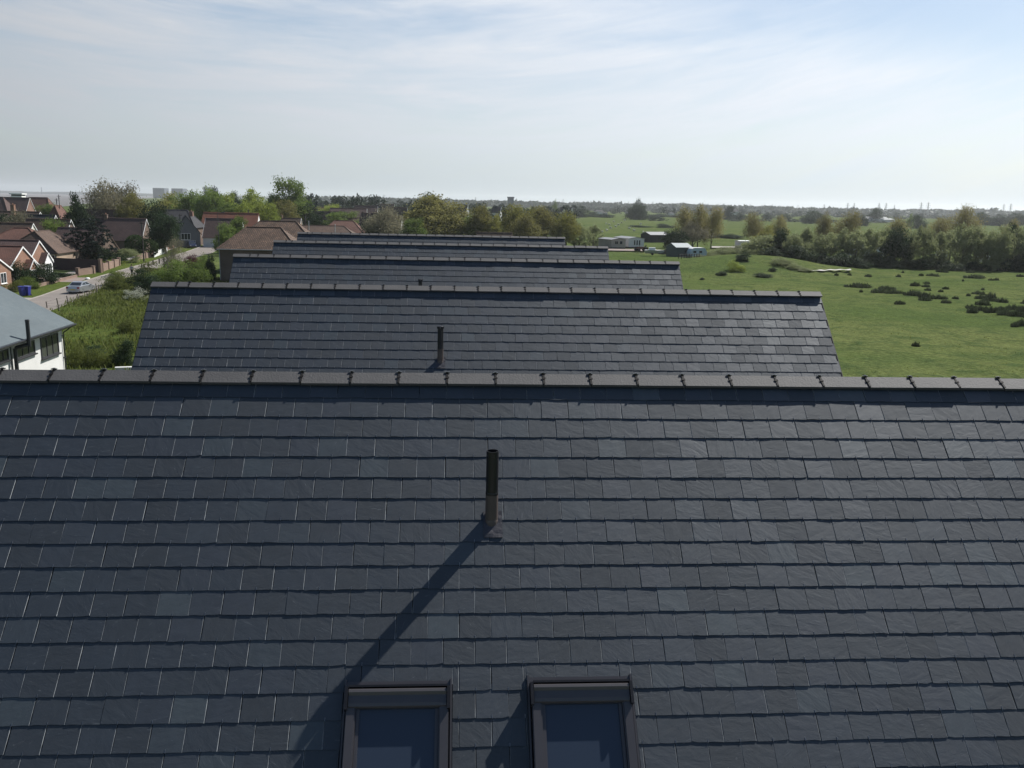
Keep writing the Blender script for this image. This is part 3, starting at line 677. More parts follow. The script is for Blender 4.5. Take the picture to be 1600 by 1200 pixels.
TREES = [
 ('twig', 158, 281, 60, 240, 'tall grey brown willow just coming into leaf beyond the chalets', 'willow_tree'),
 ('twig', 192, 284, 58, 245, 'right hand half of the grey brown willow clump, rounder top', 'willow_tree'),
 ('olive', 205, 300, 44, 236, 'olive green tree at the right foot of the willows', 'tree'),
 ('dark', 119, 303, 38, 205, 'near black evergreen left of the grey willows', 'evergreen_tree'),
 ('cedar', 137, 338, 64, 166, 'broad dark blue cedar behind the dark board fence', 'cedar_tree'),
 ('dark', 238, 314, 46, 215, 'dark blue green evergreen behind the brown bungalow gable', 'evergreen_tree'),
 ('dark', 256, 332, 44, 200, 'dark spreading tree in front of the grey gabled house', 'evergreen_tree'),
 ('mid', 83, 341, 40, 178, 'small fresh green tree among the brown roofs', 'tree'),
 ('mid', 76, 318, 34, 300, 'bushy green tree below the estuary near two masts', 'tree'),
 ('dark', 12, 334, 46, 215, 'dark tree at the far left edge above the red hip roof', 'tree'),
 ('twig', 30, 328, 48, 205, 'dark bare twigged tree at left between brown roofs', 'tree'),
 ('lime', 262, 301, 56, 330, 'yellow green tree under the two far grey blocks', 'tree'),
 ('mid', 298, 298, 56, 320, 'grey green round tree behind the grey gabled house', 'tree'),
 ('mid', 326, 295, 42, 300, 'tall mid green tree below the third far block', 'tree'),
 ('bright', 347, 301, 40, 305, 'bright green tree above the orange roof at left', 'tree'),
 ('dark', 336, 294, 26, 360, 'dark pine top just under the third far block', 'pine_tree'),
 ('dark', 366, 300, 26, 360, 'small dark pine between two bright green trees', 'pine_tree'),
 ('bright', 390, 295, 46, 315, 'large bright green dome tree behind the orange roof', 'tree'),
 ('bright', 412, 313, 36, 262, 'light green bushy tree right of the white orange roof gable', 'tree'),
 ('bright', 386, 314, 34, 268, 'light green bush topped tree in front of the green dome tree', 'tree'),
 ('mid', 352, 316, 42, 272, 'low green tree just above the orange roof', 'tree'),
 ('dark', 425, 303, 34, 400, 'dark tree left of the tall poplar', 'tree'),
 ('mid', 453, 277, 54, 330, 'tallest tree, round topped poplar standing above the skyline', 'poplar_tree'),
 ('olive', 440, 312, 44, 300, 'olive bush at the left foot of the tall poplar', 'tree'),
 ('dark', 475, 318, 46, 330, 'dark trees at the right foot of the tall poplar', 'tree'),
 ('mid', 370, 337, 32, 205, 'dark green tree hiding the middle of the orange roof', 'tree'),
 ('mid', 352, 348, 30, 196, 'low green tree left of the brown hipped roof', 'tree'),
 ('bright', 513, 319, 36, 420, 'light green tree among roofs right of the poplar', 'tree'),
 ('mid', 533, 330, 56, 330, 'green garden tree in front of a white gable', 'tree'),
 ('dark', 494, 336, 30, 250, 'dark round bush tree behind the brown hipped roof', 'tree'),
 ('twig', 601, 322, 62, 250, 'dark half bare tree before two white gable ends', 'tree'),
 ('dark', 592, 330, 46, 255, 'dark evergreen behind the half bare tree', 'tree'),
 ('mid', 645, 340, 36, 240, 'green tree at the left foot of the big olive tree', 'tree'),
 ('olive', 684, 304, 98, 262, 'big olive dome tree above the last ridge', 'willow_tree'),
 ('dark', 668, 303, 62, 300, 'darker crown showing over the big olive dome tree', 'tree'),
 ('olive', 752, 319, 36, 258, 'narrow olive tree right of the big dome', 'tree'),
 ('mid', 738, 336, 40, 262, 'green tree between the big dome and the narrow olive tree', 'tree'),
 ('lime', 772, 336, 30, 256, 'small yellow green tree above the last ridge', 'tree'),
 ('lime', 808, 318, 54, 262, 'left lobe of the wide yellow green willow pair', 'willow_tree'),
 ('olive', 846, 321, 50, 266, 'right lobe of the wide yellow green willow pair', 'willow_tree'),
 ('olive', 822, 336, 52, 250, 'low olive tree in front of the wide willow pair', 'tree'),
 ('lime', 886, 330, 40, 264, 'single stemmed yellow green tree beside the last ridge', 'willow_tree'),
 ('hedge', 906, 347, 36, 268, 'dark green tree left of the mobile homes', 'tree'),
 ('hedge', 928, 351, 26, 272, 'small dark green tree touching the beige mobile home', 'tree'),
 ('rust', 1074, 321, 34, 272, 'leftmost rust topped poplar of the trio by the green shed', 'poplar_tree'),
 ('rust', 1094, 318, 32, 266, 'middle rust topped poplar of the trio by the green shed', 'poplar_tree'),
 ('rust', 1115, 320, 34, 270, 'rightmost rust topped poplar of the trio by the green shed', 'poplar_tree'),
 ('twig', 1085, 345, 46, 262, 'brown undergrowth trees between the rust topped poplars', 'tree'),
 ('dark', 1056, 357, 36, 244, 'dark tree between the black barn and the green shed', 'tree'),
 ('rust', 1181, 330, 32, 262, 'rust tree above the big dark round bush', 'poplar_tree'),
 ('rust', 1219, 335, 28, 264, 'small rust tree right of the big dark bush', 'poplar_tree'),
 ('lime', 1199, 352, 40, 250, 'yellow green tree between two small rust trees', 'tree'),
 ('rust', 1290, 331, 26, 268, 'slim rust tree left of its wider twin behind the hedge', 'poplar_tree'),
 ('rust', 1326, 327, 38, 262, 'wide round rust tree behind the middle of the hedge', 'poplar_tree'),
 ('rust', 1403, 339, 40, 258, 'low rust tree below the long white building', 'poplar_tree'),
 ('rust', 1470, 338, 42, 262, 'pale rust tree left of the tallest rust tree', 'poplar_tree'),
 ('rust', 1511, 319, 48, 262, 'tallest rust tree standing over the right hedge', 'poplar_tree'),
 ('rust', 1582, 341, 26, 266, 'faint rust tree near the right edge', 'poplar_tree'),
 ('hedge', 1192, 366, 56, 200, 'big dark round bush at the head of the grassy bank', 'tree'),
]
for k, px, top, wp, Y, lab, nm in TREES: tree(k, px, top, wp, Y, lab, nm)
# the dense hedge of small trees across the field
x = 1222
k = 0
while x < 1640:
    tree('hedge' if k % 9 else 'dark', x, 359 + rnd.uniform(-5, 8) - (5 if x > 1440 else 0), rnd.uniform(34, 46), 199 + rnd.uniform(-5, 6) - (x - 1228) * .012, 'dark leafy tree in the dense hedge row across the pasture', 'hedge_tree', group='trees of the dense hedge row')
    x += rnd.uniform(16, 25); k += 1
x = 1205
while x < 1630:
    p = G(x, 416 + (x - 1205) * .018 + rnd.uniform(-1, 2)); plant('shrub_dark', 'low dark shrub at the foot of the hedge row', 'shrub', (p.x, p.y, gz(p.x, p.y) - .1), rnd.uniform(4, 6.5), rnd.uniform(1.8, 3.4), 'shrub', 'shrubs along the hedge foot')
    x += rnd.uniform(16, 28)
for (px, by, wp, hp) in ((1108, 403, 30, 10), (1128, 398, 34, 12), (1150, 396, 34, 13), (1170, 400, 30, 16), (1222, 414, 34, 12), (1240, 420, 26, 8), (1095, 405, 20, 7), (1258, 424, 24, 6)):
    low('shrub_hedge', px, by, wp, hp, 'dark scrub along the crest of the grassy bank', group='scrub on the grassy bank')
for (px, by, wp, hp, t) in ((1149, 424, 26, 16, 'green grey thorn bush on the near face of the bank'), (1207, 424, 11, 7, 'small dark bush on the right slope of the bank'), (1160, 408, 22, 14, 'dark thorn bush just below the bank top'),
                           (1127, 430, 16, 6, 'flat tuft on the left face of the bank'), (1192, 435, 26, 7, 'wide low tuft halfway down the bank'), (1097, 438, 7, 4, 'tiny dark tuft at the left foot of the bank')):
    low('shrub_bright' if 'green' in t else 'shrub_dark', px, by, wp, hp, t)
# trees of the middle distance and the far horizon
def far_tree(px, top, wp, Y, key='shrub_far'):
    p = at(px, top, Y)
    plant(key, 'hazy tree in the distant belt below the horizon', 'tree', (p.x, p.y, -.3), pxw(wp, Y), max(p.z, 4) + .3, 'tree', 'distant trees below the horizon')
for k in range(96):
    px = 478 + k * 4.4 + rnd.uniform(-4, 4); Y = rnd.uniform(430, 900)
    hz = 299 + .02188 * px; far_tree(px, hz + rnd.uniform(-5, 9) + (-2 if px < 590 else 4 if px < 700 else 7), rnd.uniform(16, 32), Y)
for k in range(120):
    px = 880 + k * 6.4 + rnd.uniform(-4, 4); Y = rnd.uniform(1250, 2100)
    hz = 299 + .02188 * px; far_tree(px, hz + rnd.uniform(1.5, 6.5), rnd.uniform(9, 22), Y)
for (px, top, wp, Y) in ((867, 313, 9, 900), (868, 322, 18, 900), (1000, 312, 20, 780), (996, 321, 34, 790), (1139, 322, 20, 900), (1155, 333, 30, 920), (1270, 330, 34, 800), (1367, 325, 22, 1000), (1438, 336, 22, 640), (1424, 334, 12, 700), (905, 322, 30, 860), (850, 322, 20, 900), (1265, 335, 22, 760),
                         (930, 331, 26, 900), (945, 334, 30, 880), (1060, 333, 40, 1000), (1030, 334, 30, 1000), (1540, 332, 30, 900), (1560, 335, 34, 860), (1590, 333, 30, 900), (1345, 337, 26, 700), (1200, 333, 20, 1000), (1225, 334, 24, 1000)):
    far_tree(px, top, wp, Y, 'shrub_dark' if wp > 18 else 'shrub_mid')
for k in range(26):                                # field hedges running across
    px = 1035 + k * 23 + rnd.uniform(-8, 8); p = G(px, 345 + .010 * (px - 1035) + rnd.uniform(-.4, .4))
    if rnd.random() < .75: plant('shrub_far', 'low bush in the hedge between two far fields', 'bush', (p.x, p.y, -.1), rnd.uniform(10, 22), rnd.uniform(2, 4), 'bush', 'bushes of the far field hedge', dp=6, rz=0)
for (px, by, wp, hp) in ((1019, 342, 24, 6), (1000, 355, 34, 3), (1120, 372, 40, 8), (1085, 372, 30, 8), (1145, 373, 30, 7), (1040, 356, 26, 6), (945, 340, 12, 3)):
    low('shrub_dark', px, by, wp, hp, 'dark bush patch in the fields behind the mobile homes', 'bush', 'bush', group='bush patches in the far fields')
# far off wood that closes the horizon
g = np.random.default_rng(77); n = 26000
px_ = g.uniform(470, 1750, n); Y_ = g.uniform(2300, 3800, n); V = np.empty((n, 4, 3))
for i in range(n):
    hm = 15 + 2.2 * math.sin(px_[i] * .031) * math.sin(px_[i] * .0173 + 2) + 1.2 * math.sin(px_[i] * .19) + (7 if 1520 < px_[i] < 1560 else 0)
    p = at(px_[i], 320, Y_[i]); s = g.uniform(5, 9); z = g.uniform(.0, 1) * hm; a, b2 = g.normal(size=3), g.normal(size=3); a /= np.linalg.norm(a); b2 = np.cross(a, b2); b2 /= np.linalg.norm(b2)
    c = np.array([p.x, p.y, z]); V[i] = [c - a * s, c - b2 * s * .6, c + a * s, c + b2 * s * .6]
me = bpy.data.meshes.new('distant_woodland'); me.from_pydata(V.reshape(-1, 3).tolist(), [], np.arange(n * 4).reshape(n, 4).tolist()); me.materials.append(LF['far'])
me.attributes.new('tone', 'FLOAT', 'FACE').data.foreach_set('value', g.uniform(0, 1, n)); me.update()
tag(link('distant_woodland', me), 'hazy blue green woodland along the horizon', 'woodland', kind='stuff')
# rush tussocks in the pasture (x, y, width as seen in an enlarged crop of the right field)
TUS = [(300,265,50),(555,268,40),(590,235,20),(740,258,35),(835,262,95),(920,228,90),(1155,232,60),(1195,275,155),(1325,297,45),(1370,295,40),(1565,265,55),(225,352,215),(450,370,120),(400,395,140),(510,402,120),(690,342,70),(790,325,55),(785,350,60),(800,380,50),(905,392,40),(945,370,50),(680,418,140),(770,462,95),(770,436,90),(880,446,120),(560,494,75),(945,485,70),(1030,450,50),(1135,425,30),(1255,375,25),(1225,412,100),(1240,450,90),(1325,440,80),(1310,468,110),(1260,498,110),(1410,480,80),(1160,530,90),(1165,565,80),(1250,545,100),(1320,560,110),(1410,545,110),(1440,580,120),(1510,540,110),(1530,590,130),(1590,560,110),(1600,490,50),(1520,680,60),(1580,672,90),(695,846,60),(240,395,25),(145,255,30),(35,255,30),(1090,305,15),(1650,540,120),(1650,600,120),(1640,480,90)]
for (a, c_, w_) in TUS:
    px, py, wp = 1300 + a * .1875, 380 + (c_ + 14) * .1875, w_ * .1875
    p = gh(px, py); wd = pxw(wp, p.y); dp = min(wd, 3.0) * 1.1; lab = 'long dark band of rushes in the pasture' if w_ > 130 else ('dark rush tussock in the open pasture' if w_ > 60 else 'small dark rush tuft in the open pasture')
    plant('shrub_rush', lab, 'rush clump', (p.x, p.y, gz(p.x, p.y) - .05), wd * 1.1, rnd.uniform(.65, .95) * (1.1 if w_ > 60 else .8), 'rush_clump', {'l': 'long rush bands', 'd': 'rush tussocks', 's': 'small rush tufts'}[lab[0]], dp=dp, rz=rnd.uniform(-.15, .15))
# tufts and weeds over the pasture and the rough lot
def tufts(name, label, n, area, size, mat, seed, k=9, spread=.35, hgt=1.0):
    g = np.random.default_rng(seed); P = []
    while len(P) < n:
        x, y = area(g)
        if x is None: continue
        P.append((x, y, g.uniform(.5, 1.3)))
    V = []; T = []
    for (x, y, s) in P:
        z = gz(x, y); t0 = g.uniform(0, .7)
        for q in range(k):
            a = g.uniform(0, 6.28); l = size * s * g.uniform(.5, 1.2); dx, dy = math.cos(a), math.sin(a); o = g.normal(0, spread * s, 2)
            bx, by = x + o[0], y + o[1]; wv = l * .16; tp = g.uniform(.2, .7)
            V += [(bx - dy * wv, by + dx * wv, z - .02), (bx + dy * wv, by - dx * wv, z - .02), (bx + dx * l * tp + dy * wv * .3, by + dy * l * tp - dx * wv * .3, z + l * hgt), (bx + dx * l * tp - dy * wv * .6, by + dy * l * tp + dx * wv * .6, z + l * hgt * .92)]
            T.append(min(1, t0 + g.uniform(0, .3)))
    n_ = len(V) // 4; me = bpy.data.meshes.new(name); me.from_pydata(V, [], np.arange(n_ * 4).reshape(n_, 4).tolist()); me.materials.append(mat)
    me.attributes.new('tone', 'FLOAT', 'FACE').data.foreach_set('value', np.array(T)); me.update(); return tag(link(name, me), label, 'grass', kind='stuff')
def inpoly(x, y, P):
    c = False; j = len(P) - 1
    for i in range(len(P)):
        if (P[i][1] > y) != (P[j][1] > y) and x < (P[j][0] - P[i][0]) * (y - P[i][1]) / (P[j][1] - P[i][1]) + P[i][0]: c = not c
        j = i
    return c
def a_lot(g):
    x, y = g.uniform(-52, -9), g.uniform(52, 142)
    return (x, y) if inpoly(x, y, lot) and math.sin(x * .35 + y * .2) + math.sin(y * .31 - x * .13) + g.normal(0, .8) > -.6 else (None, None)
tufts('rough_grass', 'tall rough grass and weeds on the empty lot', 9000, a_lot, .30, LF['rough'], 3, 9, .5)
def a_field(g):
    x, y = g.uniform(16, 135), 58 + 140 * g.random() ** 1.6
    if x > 26 + y * .56 or x < 4 + y * .16: return None, None
    return (x, y) if math.sin(x * .23 + y * .11) + math.sin(y * .19 - x * .09) + g.normal(0, .7) > -.2 else (None, None)
tufts('pasture_tufts', 'short grass tufts over the grazed pasture', 2600, a_field, .16, LF['rough'], 4, 6, .3, .5)
# shrubs of the rough lot and along the road
for (k, px, by, wp, hp, t) in (
 ('shrub_rough', 124, 572, 40, 30, 'bramble bush at the corner of the white house'), ('shrub_rough', 160, 571, 42, 26, 'bramble mound just above the near ridge'), ('shrub_dark', 194, 571, 30, 38, 'dark bush hard against the second block verge'),
 ('shrub_dark', 150, 556, 30, 15, 'shaded weeds in front of the dark verge bush'), ('shrub_rough', 200, 520, 30, 22, 'low green scrub beside the second block verge'),
 ('shrub_white', 212, 469, 32, 20, 'white blossoming bush beside the second ridge end'), ('shrub_dark', 228, 461, 44, 38, 'dark hedge bush behind the white blossom'), ('shrub_rough', 188, 452, 44, 26, 'yellow green hedge bush above the rough lot'),
 ('shrub_mid', 262, 449, 56, 40, 'leafy hedge bush left of the second ridge end'), ('shrub_rough', 238, 441, 52, 30, 'long hedge bush beside the pale pavement'), ('shrub_mid', 300, 447, 50, 36, 'hedge bush below the maroon shrub'),
 ('shrub_maroon', 304, 419, 28, 19, 'maroon leaved shrub beside the brick house'), ('shrub_mid', 322, 434, 22, 34, 'green bush against the shaded brick wall'), ('shrub_twig', 272, 423, 32, 46, 'feathery grey green tree between road and pavement'),
 ('shrub_dark', 330, 440, 16, 38, 'dark ivy bush at the brick house corner'), ('shrub_mid', 180, 446, 26, 22, 'round green bush at the end of the wire fence')):
    low(k, px, by, wp, hp, t)
# front garden planting along the road
for (k, px, by, wp, hp, t) in (
 ('shrub_dark', 30, 447, 36, 36, 'dark conifer hedge before the red chalet'), ('shrub_dark', 66, 443, 46, 28, 'broad dark bush before the chalet bay window'), ('shrub_mid', 46, 451, 28, 18, 'clipped round green bush behind the blue bins'), ('shrub_rough', 24, 455, 30, 16, 'low olive bush beside the blue bins'),
 ('shrub_dark', 12, 445, 14, 32, 'thin dark bush at the corner of the leftmost chalet'), ('shrub_dark', 96, 432, 38, 7, 'low dark planting below the board fence'),
 ('shrub_bright', 111, 397, 16, 14, 'yellow green shrub beside the blue door'), ('shrub_dark', 165, 412, 48, 26, 'dark bush behind the brick garden wall'), ('shrub_bright', 173, 414, 32, 9, 'bright ivy along the top of the brick garden wall'),
 ('shrub_mid', 182, 385, 26, 14, 'leafy shrub below the brown roof verge'), ('shrub_dark', 245, 384, 40, 24, 'dark hedge behind the clipped balls'), ('shrub_mid', 350, 372, 26, 16, 'green bush left of the big hipped roof'), ('shrub_dark', 326, 372, 24, 9, 'low hedge below the white end gable')):
    low(k, px, by, wp, hp, t)
for (px, by, wp, hp, t) in ((213, 400, 27, 31, 'leftmost and tallest of three clipped round bushes'), (232.5, 402, 27, 27, 'middle of three clipped round bushes'), (250, 397, 17, 23, 'rightmost and smallest of three clipped round bushes')):
    low('ball', px, by, wp, hp, t, 'topiary_bush', 'bush')

# ------------------------------------------------------------------ houses
BRK = {
 'red': bricky('red_brick', (.21, .092, .060), (.165, .075, .050), (.30, .26, .22), .225, .075, .010),
 'orange': bricky('orange_brick', (.26, .118, .066), (.205, .095, .056), (.33, .28, .23), .225, .075, .010),
 'brown': bricky('brown_brick', (.135, .085, .06), (.10, .068, .05), (.16, .14, .12), .225, .075, .010),
 'buff': bricky('buff_brick', (.34, .24, .16), (.28, .20, .14), (.34, .30, .26), .225, .075, .010),
 'wall': bricky('garden_wall_brick', (.25, .155, .11), (.20, .125, .09), (.26, .23, .20), .225, .075, .010)}
BRK['white'] = M_white; BRK['cream'] = M_cream; BRK['grey'] = plain('grey_render', (.145, .15, .155), (.12, .124, .13), scale=.6, rough=.9)
RF = {
 'brown': bricky('brown_roof_tiles', (.105, .066, .047), (.078, .051, .038), (.045, .035, .030), .30, .30, .02, bump=.9),
 'plum': bricky('plum_roof_tiles', (.105, .064, .056), (.082, .053, .048), (.040, .030, .028), .30, .30, .02, bump=.9),
 'red': bricky('red_roof_tiles', (.150, .072, .052), (.120, .060, .045), (.055, .035, .030), .30, .30, .02, bump=.9),
 'orange': bricky('orange_roof_tiles', (.235, .092, .055), (.195, .078, .048), (.11, .05, .034), .30, .30, .02, bump=.7),
 'tan': bricky('tan_roof_tiles', (.150, .092, .060), (.088, .056, .040), (.035, .026, .021), .33, .35, .045, vary=.8, bump=1., big=.5),
 'grey': bricky('grey_roof_tiles', (.042, .042, .046), (.033, .033, .037), (.03, .03, .032), .30, .30, .02, bump=.9),
 'slate': bricky('pale_slates', (.088, .108, .114), (.078, .098, .105), (.064, .080, .088), .25, .20, .004, .6, .25, .25, .4, .25)}
M_door = plain('blue_door', (.05, .09, .13), scale=3, rough=.4)
M_darkdoor = plain('dark_door', (.03, .025, .022), scale=3, rough=.5)
M_curtain = plain('net_curtain', (.42, .42, .42), (.3, .3, .31), scale=6, rough=.9)
def window(parent, o, u, n, w_, h_, bars=2, mat=None, sill=True, fr=.07, name='window', gl=None):
    """o: centre on the wall, u: along the wall, n: outward"""
    o, u, n = Vector(o), Vector(u), Vector(n); z = Vector((0, 0, 1)); mat = mat or M_paint
    def bx(b, x0, x1, z0, z1, d0, d1):
        P = [o + u * x + z * q + n * d for q in (z0, z1) for (x, d) in ((x0, d1), (x1, d1), (x1, d0), (x0, d0))]; b.hexa(P)
    b = MB(); a, c = w_ / 2, h_ / 2
    bx(b, -a, -a + fr, -c, c, -.02, .05); bx(b, a - fr, a, -c, c, -.02, .05); bx(b, -a + fr, a - fr, c - fr, c, -.02, .05); bx(b, -a + fr, a - fr, -c, -c + fr, -.02, .05)
    for k in range(1, bars): x = -a + w_ * k / bars; bx(b, x - fr * .45, x + fr * .45, -c + fr, c - fr, -.02, .045)
    if sill: bx(b, -a - .06, a + .06, -c - .07, -c, -.02, .14)
    f = b.build(name, mat, parent)
    b = MB(); bx(b, -a + fr, a - fr, -c + fr, c - fr, -.015, .012); b.build('pane', gl or M_glass, f); return f
def house(label, P, W, L, ze, zr, wall='red', roof='brown', rz=0., hip=False, wins=(), door=None, chim=(), porch=None, board=True, oh=.35, group=None, name='house', boardm=None, ridge_cap=True, front_mat=None, dormers=()):
    t = thing(name, label, 'house', (P[0], P[1], 0), rz, group); hw = W / 2; wm_ = BRK[wall]; rm = RF[roof]
    b = MB()
    if hip: b.box(-L, 0, -hw, hw, 0, ze); zg = zr
    else:
        b.prism([(-hw, 0), (hw, 0), (hw, ze - .05), (0, zr - .12), (-hw, ze - .05)], -L, 0, 'x')
    wl = b.build('wall', wm_, t)
    b = MB(); k = (zr - ze) / hw; th = .10
    if not hip:
        for s in (-1, 1):
            pr = [(0, zr), (s * (hw + oh), zr - k * (hw + oh)), (s * (hw + oh), zr - k * (hw + oh) - th), (0, zr - th)]
            b.prism(pr[::-1] if s > 0 else pr, -L - .12, .12, 'x')
    else:
        a0, a1, c = -L - oh, oh, hw + oh; e = ze - .02
        if L >= W: i = min(hip if hip > 1 else c, (L + 2 * oh) / 2 - .2); r0, r1 = (a0 + i, 0, zr), (a1 - i, 0, zr); A = [(a0, -c, e), (a1, -c, e), (a1, c, e), (a0, c, e)]
        else: i = min(hip if hip > 1 else (L / 2 + oh), c - .2); r0, r1 = ((a0 + a1) / 2, -c + i, zr), ((a0 + a1) / 2, c - i, zr); A = [(a1, -c, e), (a1, c, e), (a0, c, e), (a0, -c, e)]
        b.poly([A[0], A[1], r1, r0]); b.poly([A[1], A[2], r1]); b.poly([A[2], A[3], r0, r1]); b.poly([A[3], A[0], r0])
        lo = [(q[0], q[1], q[2] - th) for q in A]
        for q in range(4): b.poly([lo[q], lo[(q + 1) % 4], A[(q + 1) % 4], A[q]])
        b.poly(lo[::-1])
    rf = b.build('roof', rm, t)
    if ridge_cap:                                   # half round ridge and hip tiles
        b = MB()
        if not hip: b.tube((-L - .1, 0, zr + .01), (.1, 0, zr + .01), .11, .11, 7)
        else:
            b.tube(r0, r1, .11, .11, 7)
            for q, r_ in zip(A, (r0, r1, r1, r0)): b.tube(q, r_, .10, .10, 6)
        b.build('ridge', rm, rf)
    if board and not hip:
        for s in (-1, 1):
            b = MB(); d = .20; x0, x1 = .12, .17
            p0, p1 = (0, zr + .03), (s * (hw + oh), zr - k * (hw + oh) + .03)
            pr = [p0, p1, (p1[0], p1[1] - d), (0, p0[1] - d * 1.15)]
            b.prism(pr, x0, x1, 'x'); b.build('bargeboard', boardm or M_paint, t)
    if hip:                                         # gutter along the near eave
        b = MB(); b.box(-L - oh, oh, -hw - oh - .10, -hw - oh, ze - .13, ze - .03); b.build('gutter', M_gutter if wall != 'brown' else M_curtain, t)
    for (f, u_, z_, w_, h_, bars) in wins:
        if f == 'front': window(wl, (0, u_, z_), (0, 1, 0), (1, 0, 0), w_, h_, bars)
        elif f == 'near': window(wl, (u_, -hw, z_), (1, 0, 0), (0, -1, 0), w_, h_, bars)
        else: window(wl, (u_, hw, z_), (-1, 0, 0), (0, 1, 0), w_, h_, bars)
    if door:
        f, u_, m = door; b = MB()
        if f == 'front': b.box(.0, .06, u_ - .46, u_ + .46, .1, 2.1)
        else: b.box(u_ - .46, u_ + .46, -hw - .06, -hw, .1, 2.1)
        d = b.build('door', m, t); b = MB()
        if f == 'front': b.box(.06, .11, u_ + .32, u_ + .36, 1.0, 1.12)
        else: b.box(u_ + .32, u_ + .36, -hw - .11, -hw - .06, 1.0, 1.12)
        b.build('handle', M_steel, d)
    for (x, y, h_, s_, m) in chim:
        zb = zr - k * abs(y) - .6 if not hip else zr - 1.5
        b = MB(); b.box(x - s_ / 2, x + s_ / 2, y - s_ / 2, y + s_ / 2, zb, zr + h_); b.box(x - s_ / 2 - .06, x + s_ / 2 + .06, y - s_ / 2 - .06, y + s_ / 2 + .06, zr + h_, zr + h_ + .12)
        c = b.build('chimney', BRK[m], rf); b = MB()
        for q in (-.16, .16): b.tube((x, y + q, zr + h_ + .12), (x, y + q, zr + h_ + .48), .11, .09, 8)
        b.build('chimney_pot', BRK['orange'], c)
    for (x, y0, w_, h_) in dormers:                 # little gabled dormer on the near slope
        zc = zr - k * abs(y0); b = MB(); yb = y0 + h_ / max(k, .2) * .9
        b.prism([(x - w_ / 2, zc - .1), (x + w_ / 2, zc - .1), (x + w_ / 2, zc + h_ * .45), (x, zc + h_), (x - w_ / 2, zc + h_ * .45)], y0, min(yb, -.1), 'y')
        dm = b.build('dormer', rm, rf); b = MB()
        for s in (-1, 1): b.bar((x, y0 - .05, zc + h_ + .04), (x + s * (w_ / 2 + .15), y0 - .05, zc + h_ * .40), .08, .16, up=(0, 1, 0))
        b.build('bargeboard', M_paint, dm)
    if porch:
        yc, pw, pd, ph, pr_ = porch                 # gabled porch or bay with its own little roof
        b = MB(); b.prism([(yc - pw / 2, 0), (yc + pw / 2, 0), (yc + pw / 2, ph), (yc, pr_ - .1), (yc - pw / 2, ph)], 0.02, pd, 'x'); pb = b.build('porch', wm_ if front_mat is None else front_mat, t)
        b = MB()
        for s in (-1, 1):
            kk = (pr_ - ph) / (pw / 2); ee = pw / 2 + .2; q = [(yc, pr_), (yc + s * ee, pr_ - kk * ee), (yc + s * ee, pr_ - kk * ee - .08), (yc, pr_ - .08)]
            b.prism(q[::-1] if s > 0 else q, .0, pd + .1, 'x')
        b.build('roof', rm, pb)
        for s in (-1, 1):
            b = MB(); kk = (pr_ - ph) / (pw / 2); ee = pw / 2 + .2
            b.prism([(yc, pr_ + .03), (yc + s * ee, pr_ - kk * ee + .03), (yc + s * ee, pr_ - kk * ee - .13), (yc, pr_ - .16)], pd + .1, pd + .15, 'x'); b.build('bargeboard', M_paint, pb)
        window(pb, (pd, yc, ph * .56), (0, 1, 0), (1, 0, 0), pw * .72, ph * .62, 3)
    return t
def chalet(label, apex, Y, W, L, ze, **k):
    p = at(*apex, Y); return house(label, (p.x, p.y), W, L, ze, p.z, **k)
# white house beside the lot: its long wall faces the sun, slate roof above
t = thing('house', 'white rendered house with pale slate roof and dark windows at left', 'house', (-23.1, 44.0, 0), 0)
pt = math.tan(R(28)); L0, L1, D = -10.5, 9.2, 9.6
b = MB(); b.prism([(0, 0), (0, 4.83), (-D / 2, 4.83 + pt * D / 2), (-D, 4.83), (-D, 0)], L0, L1, 'y')
wl = b.build('wall', M_white, t)
b = MB(); ov = .55
zt = 5.02 + pt * (D / 2 + ov)
for s in (1, -1):
    xa = ov if s > 0 else -D - ov
    pr = [(xa, 5.02), (-D / 2, zt), (-D / 2, zt - .16), (xa, 4.86)]
    b.prism(pr if s > 0 else pr[::-1], L0 - .2, L1 + .45, 'y')
rf = b.build('roof', RF['slate'], t)
b = MB(); b.tube((-D / 2, L0 - .2, zt + .02), (-D / 2, L1 + .45, zt + .02), .1, .1, 8); b.build('ridge', M_ridge, rf)
b = MB(); b.prism([(ov, 5.0), (ov + .03, 4.90), (ov + .11, 4.87), (ov + .17, 4.93), (ov + .17, 5.0)], L0 - .2, L1 + .4, 'y'); b.box(.02, ov, L0, L1 + .3, 4.84, 4.90); b.build('gutter', M_gutter, t)
b = MB(); b.tube((ov + .08, L1 - .05, 4.9), (.09, L1 - .05, 4.5), .035, .035, 8); b.tube((.09, L1 - .05, 4.5), (.09, L1 - .05, .1), .035, .035, 8)
for z in (1.5, 3.0, 4.3): b.box(.0, .13, L1 - .10, L1, z, z + .05)
b.build('downpipe', M_gutter, t)
M_wf = plain('dark_window_frame', (.030, .030, .034), scale=3, rough=.45)
def wwin(y0, y1, z0, z1, bars): 
    return window(wl, (0.0, (y0 + y1) / 2, (z0 + z1) / 2), (0, 1, 0), (1, 0, 0), y1 - y0, z1 - z0, bars, M_wf, True, .075, gl=M_glass2)
def wy(px, py): # a point of that wall plane from its bearing
    d = ray(px, py); tt = -23.1 / d[0]; return d[1] * tt - 44.0, H + d[2] * tt
for (a, c, bars) in (((63, 527.5), (91, 552.5), 3), ((24, 540), (53.5, 555), 3), ((-14, 552), (11, 566), 3)):
    y0 = wy(a[0], 540)[0]; y1 = wy(c[0], 540)[0]; zb = wy((a[0] + c[0]) / 2, {63: 556.5, 24: 557, -14: 567}[a[0]])[1]
    wwin(y0, y1, zb, 4.62, bars)
y0 = wy(20, 560)[0]
